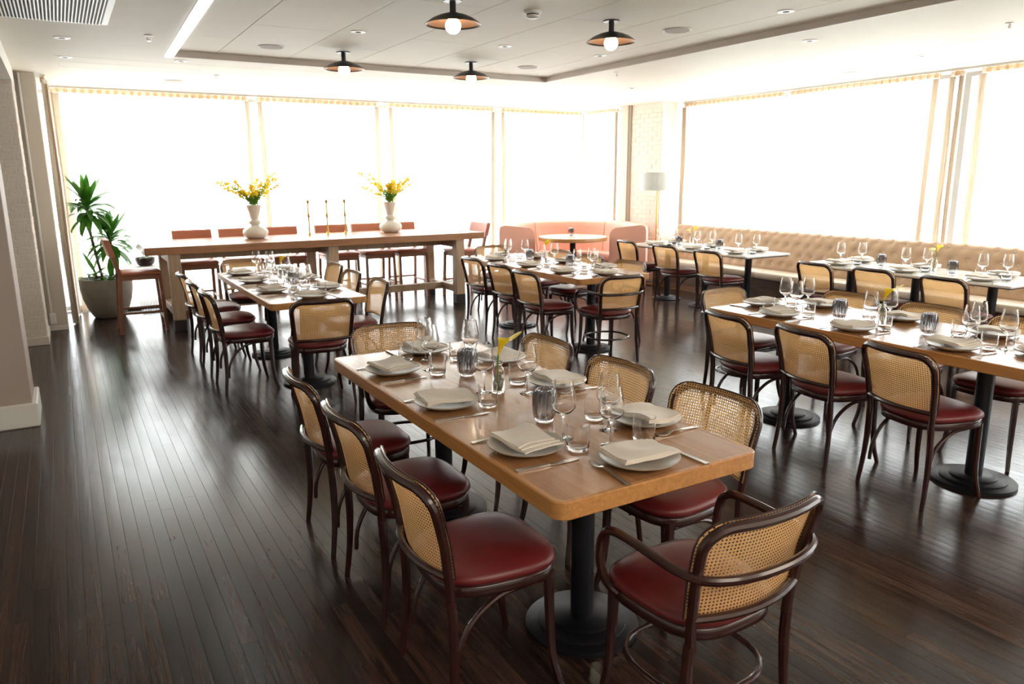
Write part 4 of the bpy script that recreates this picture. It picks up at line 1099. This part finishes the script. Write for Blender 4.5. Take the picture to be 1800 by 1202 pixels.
# big vases with branches
VP = [(0, 0), (0.060, 0), (0.085, 0.010), (0.108, 0.040), (0.115, 0.072), (0.108, 0.105), (0.080, 0.135), (0.048, 0.150), (0.036, 0.156), (0.040, 0.166), (0.053, 0.180), (0.057, 0.196), (0.050, 0.213), (0.036, 0.224), (0.036, 0.232), (0.048, 0.29), (0.070, 0.395), (0.066, 0.396), (0.044, 0.29), (0.030, 0.232), (0.0, 0.225)]
def big_vase(lv, lf, x, y, seed):
    v_ = thing('double_gourd_vase', lv, 'vase', (x, y, CT), 0, 'white gourd vases on the communal table')
    kid('body', MB().lathe([(r_ * 1.32, z_ * 1.02) for r_, z_ in VP], 40).mesh('vase', 'ceramic', 60), v_)
    q = random.Random(seed)
    f_ = thing('flower_branches', lf, 'flowers', (x, y, CT + 0.40), 0, 'yellow branch bouquets')
    lm = MB(); 
    def leaf(c, d, L_, w, mb):
        d = Vector(d).normalized(); s_ = d.cross(Vector((q.uniform(-1, 1), q.uniform(-1, 1), q.uniform(-.2, 1)))).normalized(); n_ = d.cross(s_)
        c = Vector(c)
        mb.add([c, c + d * L_ * .5 + s_ * w, c + d * L_, c + d * L_ * .5 - s_ * w, c + d * L_ * .5 + n_ * w * .3], [(0, 1, 4), (1, 2, 4), (2, 3, 4), (3, 0, 4)])
    petals = MB()
    for b in range(24):
        an = q.uniform(0, 2 * PI); sp = q.uniform(0.03, 0.22); hh = q.uniform(0.10, 0.26)
        if b < 8: an = (0 if b % 2 else PI) + q.uniform(-.4, .4); sp = q.uniform(.16, .33); hh = q.uniform(.16, .33)
        sp *= 1.2; hh *= 1.2
        pts = spline([(0, 0, -0.12), (math.cos(an) * .025, math.sin(an) * .025, 0.02), (math.cos(an) * sp * .5, math.sin(an) * sp * .5, hh * .6), (math.cos(an) * sp, math.sin(an) * sp, hh)], 5)
        kid('branch', MB().tube(pts, 0.0018, 5).mesh('branch', 'stem'), f_)
        for i, p in enumerate(pts):
            if p.z < 0.015: continue
            t = i / len(pts); yel = b < 14
            for _ in range(4 if t > .55 else 6):
                dd = (q.uniform(-1, 1), q.uniform(-1, 1), q.uniform(-.3, 1))
                if yel and t > .5:
                    for _2 in range(2): leaf(p + Vector(dd) * .012, (q.uniform(-1, 1), q.uniform(-1, 1), q.uniform(-1, 1)), q.uniform(.024, .038), .013, petals)
                else: leaf(p, dd, q.uniform(.028, .05), .006, lm)
    tag(kid('leaves', lm.mesh('leaves', 'leaf_lime', None), f_), kind='stuff')
    tag(kid('blossoms', petals.mesh('blossoms', 'petal', None), f_), kind='stuff')
big_vase('white double-gourd ceramic vase, left one on the communal table', 'yellow blossom branches in the left gourd vase', 2.025, 9.60, 3)
big_vase('white double-gourd ceramic vase, right one on the communal table', 'yellow blossom branches in the right gourd vase', 3.80, 9.62, 8)
def P_cs():
    r = thing('candlestick', '', 'candlestick')
    kid('foot', MB().lathe([(0, 0), (0.050, 0), (0.050, 0.004), (0.032, 0.009), (0.020, 0.022), (0.010, 0.040), (0, 0.040)], 28).mesh('foot', 'brass'), r)
    kid('stem', MB().lathe([(0.0105, 0.028), (0.0100, 0.20), (0.0105, 0.222), (0.016, 0.240), (0.018, 0.25), (0.016, 0.262), (0.0105, 0.285), (0.0100, 0.40), (0.006, 0.402)], 16).mesh('stem', 'brass'), r)
    kid('cup', MB().lathe([(0, 0.400), (0.009, 0.402), (0.015, 0.412), (0.019, 0.438), (0.024, 0.442), (0.024, 0.446), (0.011, 0.445), (0.010, 0.425), (0, 0.424)], 20).mesh('cup', 'brass'), r)
    return Proto(r)
cs = P_cs()
for x, y, lb in ((2.72, 9.70, 'left'), (2.96, 9.70, 'middle'), (3.20, 9.70, 'right')):
    cs.put('tall slim brass candlestick, %s one of three on the communal table' % lb, (x, y, CT), 0, 'brass candlesticks')

# ------------------------------------------------------------------ potted dracaena, plant stand
pt = thing('plant_pot', 'large round grey concrete plant pot by the left curtain', 'plant pot', (0.37, 10.42, 0))
kid('bowl', MB().lathe([(0, 0), (0.155, 0), (0.175, 0.012), (0.225, 0.10), (0.268, 0.22), (0.290, 0.35), (0.295, 0.475), (0.292, 0.482), (0.272, 0.482), (0.268, 0.35), (0.25, 0.30), (0, 0.30)], 48).mesh('pot', 'concrete', 50), pt)
kid('soil', MB().lathe([(0, 0.445), (0.266, 0.44), (0.262, 0.38), (0, 0.38)], 32).mesh('soil', 'soil'), pt)
dr = thing('dracaena', 'tall dracaena with green strap leaves growing in the concrete pot', 'plant', (0.37, 10.42, 0))
q = random.Random(31)
def blade(base, d, L_, w, droop, clampx=None):
    """arched strap leaf with a keel"""
    d = Vector(d).normalized(); side = d.cross(Vector((0, 0, 1)))
    if side.length < .05: side = Vector((1, 0, 0))
    side.normalize(); m_ = MB(); rows = []; p = Vector(base); n = 9; cur = d.copy()
    for i in range(n):
        t = i / (n - 1); ww = w * (0.35 + 1.9 * t) if t < .35 else w * max(0.03, (1 - ((t - .35) / .65) ** 2.0))
        nn = side.cross(cur).normalized()
        tri_ = [p - side * ww, p - nn * ww * .28, p + side * ww]
        if clampx is not None:
            for v_ in tri_: v_.x = max(v_.x, clampx + 0.01 * math.sin(v_.z * 40)); v_.y = min(v_.y, 0.44)
            for v_ in tri_:
                if v_.z < .88: v_.x = min(v_.x, 0.325)
                if math.hypot(v_.x, v_.y) > 0.19: v_.z = max(v_.z, 0.495)
        rows.append(tri_)
        cur = (cur + Vector((0, 0, -droop * (0.25 + t)))).normalized(); p = p + cur * (L_ / (n - 1))
    m_.grid(rows); return m_
stalks = [([(-0.02, 0.0, .40), (-0.07, 0.02, .75), (-.11, 0.0, 1.12), (-.10, 0, 1.36)], 1.36, 58, .43), ([(0.08, 0.02, .40), (0.09, .02, .72), (.10, .02, .96)], 1.0, 50, .40), ([(-.10, -.04, .40), (-.10, -.05, .52)], .54, 10, .30), ([(.05, -.10, .40), (.05, -.11, .50)], .54, 12, .34)]
for pts, top, nl, LL in stalks:
    kid('cane_stem', MB().tube(spline(pts, 5), 0.017, 8).mesh('cane_stem', 'bark'), dr)
    tip = Vector(pts[-1])
    for k in range(nl):
        a = k * 2.4 + q.uniform(-.3, .3); el = 1.2 - 1.65 * (1 - k / nl) + q.uniform(-.15, .15)
        base = tip + Vector((0, 0, -.12 + .16 * k / nl))
        d = (math.cos(a) * math.cos(el), math.sin(a) * math.cos(el), math.sin(el))
        if base.y + d[1] * LL > 0.42: d = (d[0], d[1] * .3, d[2])
        if base.x + d[0] * LL < -0.30: d = (d[0] * .45, d[1], d[2] + .15)
        kid('leaf', blade(base, d, LL * q.uniform(.75, 1.1), 0.042, 0.24 if el < .9 else .05, -0.30).mesh('leaf', 'leaf', 180), dr)
st = thing('plant_stand', 'white wire plant stand between the concrete pot and the communal table', 'plant stand', (0.90, 10.55, 0))
kid('top_tray', MB().box(-.20, .20, -.14, .14, .58, .59, .002).mesh('tray', 'wire', None), st)
wm = MB()
for k in range(11):
    x = -.19 + .038 * k
    for y in (-.135, .135): wm.tube([(x, y, .58), (x * .8, y * .7, .02)], .0028, 5)
wm.tube([(-.155, -.096, .02), (.155, -.096, .02), (.155, .096, .02), (-.155, .096, .02)], .004, 6, closed=True)
tag(kid('wires', wm.mesh('wires', 'iron'), st), kind='stuff')
kid('foot_frame', MB().box(-.16, .16, -.10, .10, 0, .016, .002).mesh('foot', 'iron', None), st)
bp = thing('bowl_planter', 'dark glazed bowl planter on the white wire stand', 'plant pot', (0.84, 10.55, .5905))
kid('bowl', MB().lathe([(0, 0), (.07, 0), (.10, .02), (.118, .06), (.12, .105), (.112, .105), (.10, .08), (0, .08)], 32).mesh('bowl', 'wicker', 50), bp)
sp_ = thing('small_plant', 'small arching green plant in the dark bowl planter', 'plant', (0.84, 10.55, .672))
for k in range(12):
    a = k * 2.4; el = q.uniform(.2, .9)
    kid('leaf', blade((0, 0, -.002), (math.cos(a) * math.cos(el), math.sin(a) * math.cos(el), math.sin(el)), q.uniform(.12, .22), .008, .25).mesh('leaf', 'leaf', 180), sp_)

# ------------------------------------------------------------------ pink corner booth and round table
bx_, by_ = 6.80, 9.62
bo = thing('curved_booth', 'curved pink leather booth in the far corner by the windows', 'booth', (bx_, by_, 0))
def arc_solid(a0, a1, prof, n):
    """sweep profile (r,z) around the centre"""
    rings = []
    for k in range(n + 1):
        a = D(a0 + (a1 - a0) * k / n); rings.append([(p_[0] * math.cos(a), p_[0] * math.sin(a), p_[1]) for p_ in prof])
    return MB().loft(rings)
BP = [(0.93, .44), (0.97, .62), (1.00, .84), (1.01, .90), (1.04, .935), (1.10, .945), (1.15, .92), (1.165, .86), (1.165, .10), (0.95, .10)]
for a0, a1 in ((-50, 22), (22.6, 92.4), (93, 160)):
    kid('back_panel', arc_solid(a0, a1, BP, 18).mesh('back', 'pink', 40), bo)
SP = [(0.60, .30), (0.575, .34), (0.57, .42), (0.585, .455), (0.62, .465), (0.92, .455), (0.955, .43), (0.955, .30)]
for a0, a1 in ((-46, 22), (22.6, 92.4), (93, 156)):
    kid('seat_pad', arc_solid(a0, a1, SP, 18).mesh('seat', 'pink', 40), bo)
kid('plinth', arc_solid(-46, 156, [(0.66, 0), (0.66, .30), (1.12, .30), (1.12, 0)], 40).mesh('plinth', 'bankwood', 40), bo)
for a0, a1 in ((-53.5, -50.2), (160.2, 163.5)):
    kid('arm', arc_solid(a0, a1, [(0.62, .02), (0.60, .05), (0.60, .80), (0.63, .86), (0.70, .90), (1.08, .945), (1.15, .92), (1.165, .86), (1.165, .02)], 4).mesh('arm', 'pink', 40), bo)
rt = thing('round_table', 'round light-wood pedestal table inside the pink booth', 'table', (6.75, 9.53, 0))
kid('tabletop', MB().lathe([(0, .70), (.52, .70), (.53, .705), (.53, .75), (.525, .757), (0, .757)], 56).mesh('top', 'oak_edge', 40), rt)
pedestal(rt, 0, 0, .70, .20, .045)
tea.put('smoked fluted tealight holder on the round table in the booth', (6.77, 9.60, .757), 0, 'fluted tealight holders')

# ------------------------------------------------------------------ tufted banquette
bq = thing('banquette', 'long tan button-tufted banquette below the right-hand curtains', 'banquette', (7.70, 8.78, 0))
BL = 8.0
rows = []; NY, NZ_ = 400, 26
PY, PZ = 0.165, 0.125
def tuft(s, t):
    """depth at distance s along and height t: dimples on a staggered grid with faint pleats"""
    best = 0
    for rrow in range(0, 4):
        z0 = 0.085 + rrow * PZ; off = PY / 2 if rrow % 2 else 0
        ds = (s - off) % PY; ds = min(ds, PY - ds); dt = t - z0
        dd = math.hypot(ds, dt); best = max(best, math.exp(-(dd / 0.026) ** 2) * 0.020 + math.exp(-(dd / 0.06) ** 2) * 0.010)
    return best
NYs = 320
for i in range(NYs + 1):
    s = BL * i / NYs; row = []
    for j in range(NZ_ + 1):
        t = 0.475 * j / NZ_
        bulge = 0.035 * math.sin(PI * min(1, t / 0.5)) ** 0.6
        dep = tuft(s, t) if s < 6.6 else 0
        xo = 0.33 + 0.40 * t - bulge + dep
        row.append((xo, -s, 0.43 + t))
    row += [(0.55, -s, 0.93), (0.60, -s, 0.925), (0.625, -s, 0.90), (0.625, -s, 0.20)]
    rows.append(row)
mb = MB().grid(rows)
w_ = len(rows[0]); mb.f.append(tuple(range(w_))); mb.f.append(tuple(reversed([NYs * w_ + k for k in range(w_)])))
kid('tufted_back', mb.mesh('back', 'tan', 50), bq)
btn = MB().lathe([(0, -0.004), (0.010, -0.003), (0.0125, 0.001), (0.010, 0.006), (0, 0.0085)], 12).mesh('button', 'cream')
for rrow in range(4):
    z0 = 0.085 + rrow * PZ; off = PY / 2 if rrow % 2 else 0; s = off + (PY if off == 0 else 0)
    while s < 6.4:
        t = z0; bulge = 0.035 * math.sin(PI * min(1, t / 0.5)) ** 0.6
        kid('button', btn, bq, (0.33 + 0.40 * t - bulge + tuft(s, t) - 0.004, -s, 0.43 + t), (0, -PI / 2 + 0.0, 0)); s += PY
ns = 4
for k in range(ns):
    a = -BL * k / ns; b_ = -BL * (k + 1) / ns
    kid('seat_cushion', MB().box(0.0, 0.345, b_ + .003, a - .003, 0.345, 0.435, 0.016).mesh('seat', 'cream', 60), bq)
for k, (z0, z1) in enumerate(((0.225, 0.342), (0.105, 0.222))):
    kid('base_board', MB().box(0.035, 0.06, -BL, -0.02, z0, z1, .002).mesh('board', 'bankwood', None), bq)
kid('kick_board', MB().box(0.09, 0.115, -BL, -0.05, 0.0, 0.10, .002).mesh('kick', 'kickwood', None), bq)
kid('end_panel', MB().box(0.035, 0.60, -0.02, 0.0, 0.0, 0.342, .002).mesh('end', 'bankwood', None), bq)

# ------------------------------------------------------------------ floor lamp
la = thing('floor_lamp', 'brass floor lamp with a wide white drum shade beside the brick column', 'floor lamp', (7.84, 8.86, 0))
M['shade'] = leaf_mat('white_linen_shade', (0.70, 0.72, 0.70), (0.74, 0.76, 0.74), 0.35)
kid('base', MB().lathe([(0, 0), (.13, 0), (.13, .015), (.02, .022), (0, .022)], 32).mesh('base', 'brass'), la)
kid('pole', MB().lathe([(.011, .02), (.011, 1.60), (0, 1.60)], 14).mesh('pole', 'brass'), la)
kid('shade', MB().lathe([(.268, 1.45), (.272, 1.45), (.272, 1.715), (.268, 1.715), (.268, 1.45)], 48).mesh('shade', 'shade', 40), la)
kid('shade_spider', MB().tube([(-.266, 0, 1.60), (.266, 0, 1.60)], .003, 6).tube([(0, -.266, 1.60), (0, .266, 1.60)], .003, 6).mesh('spider', 'brass'), la)
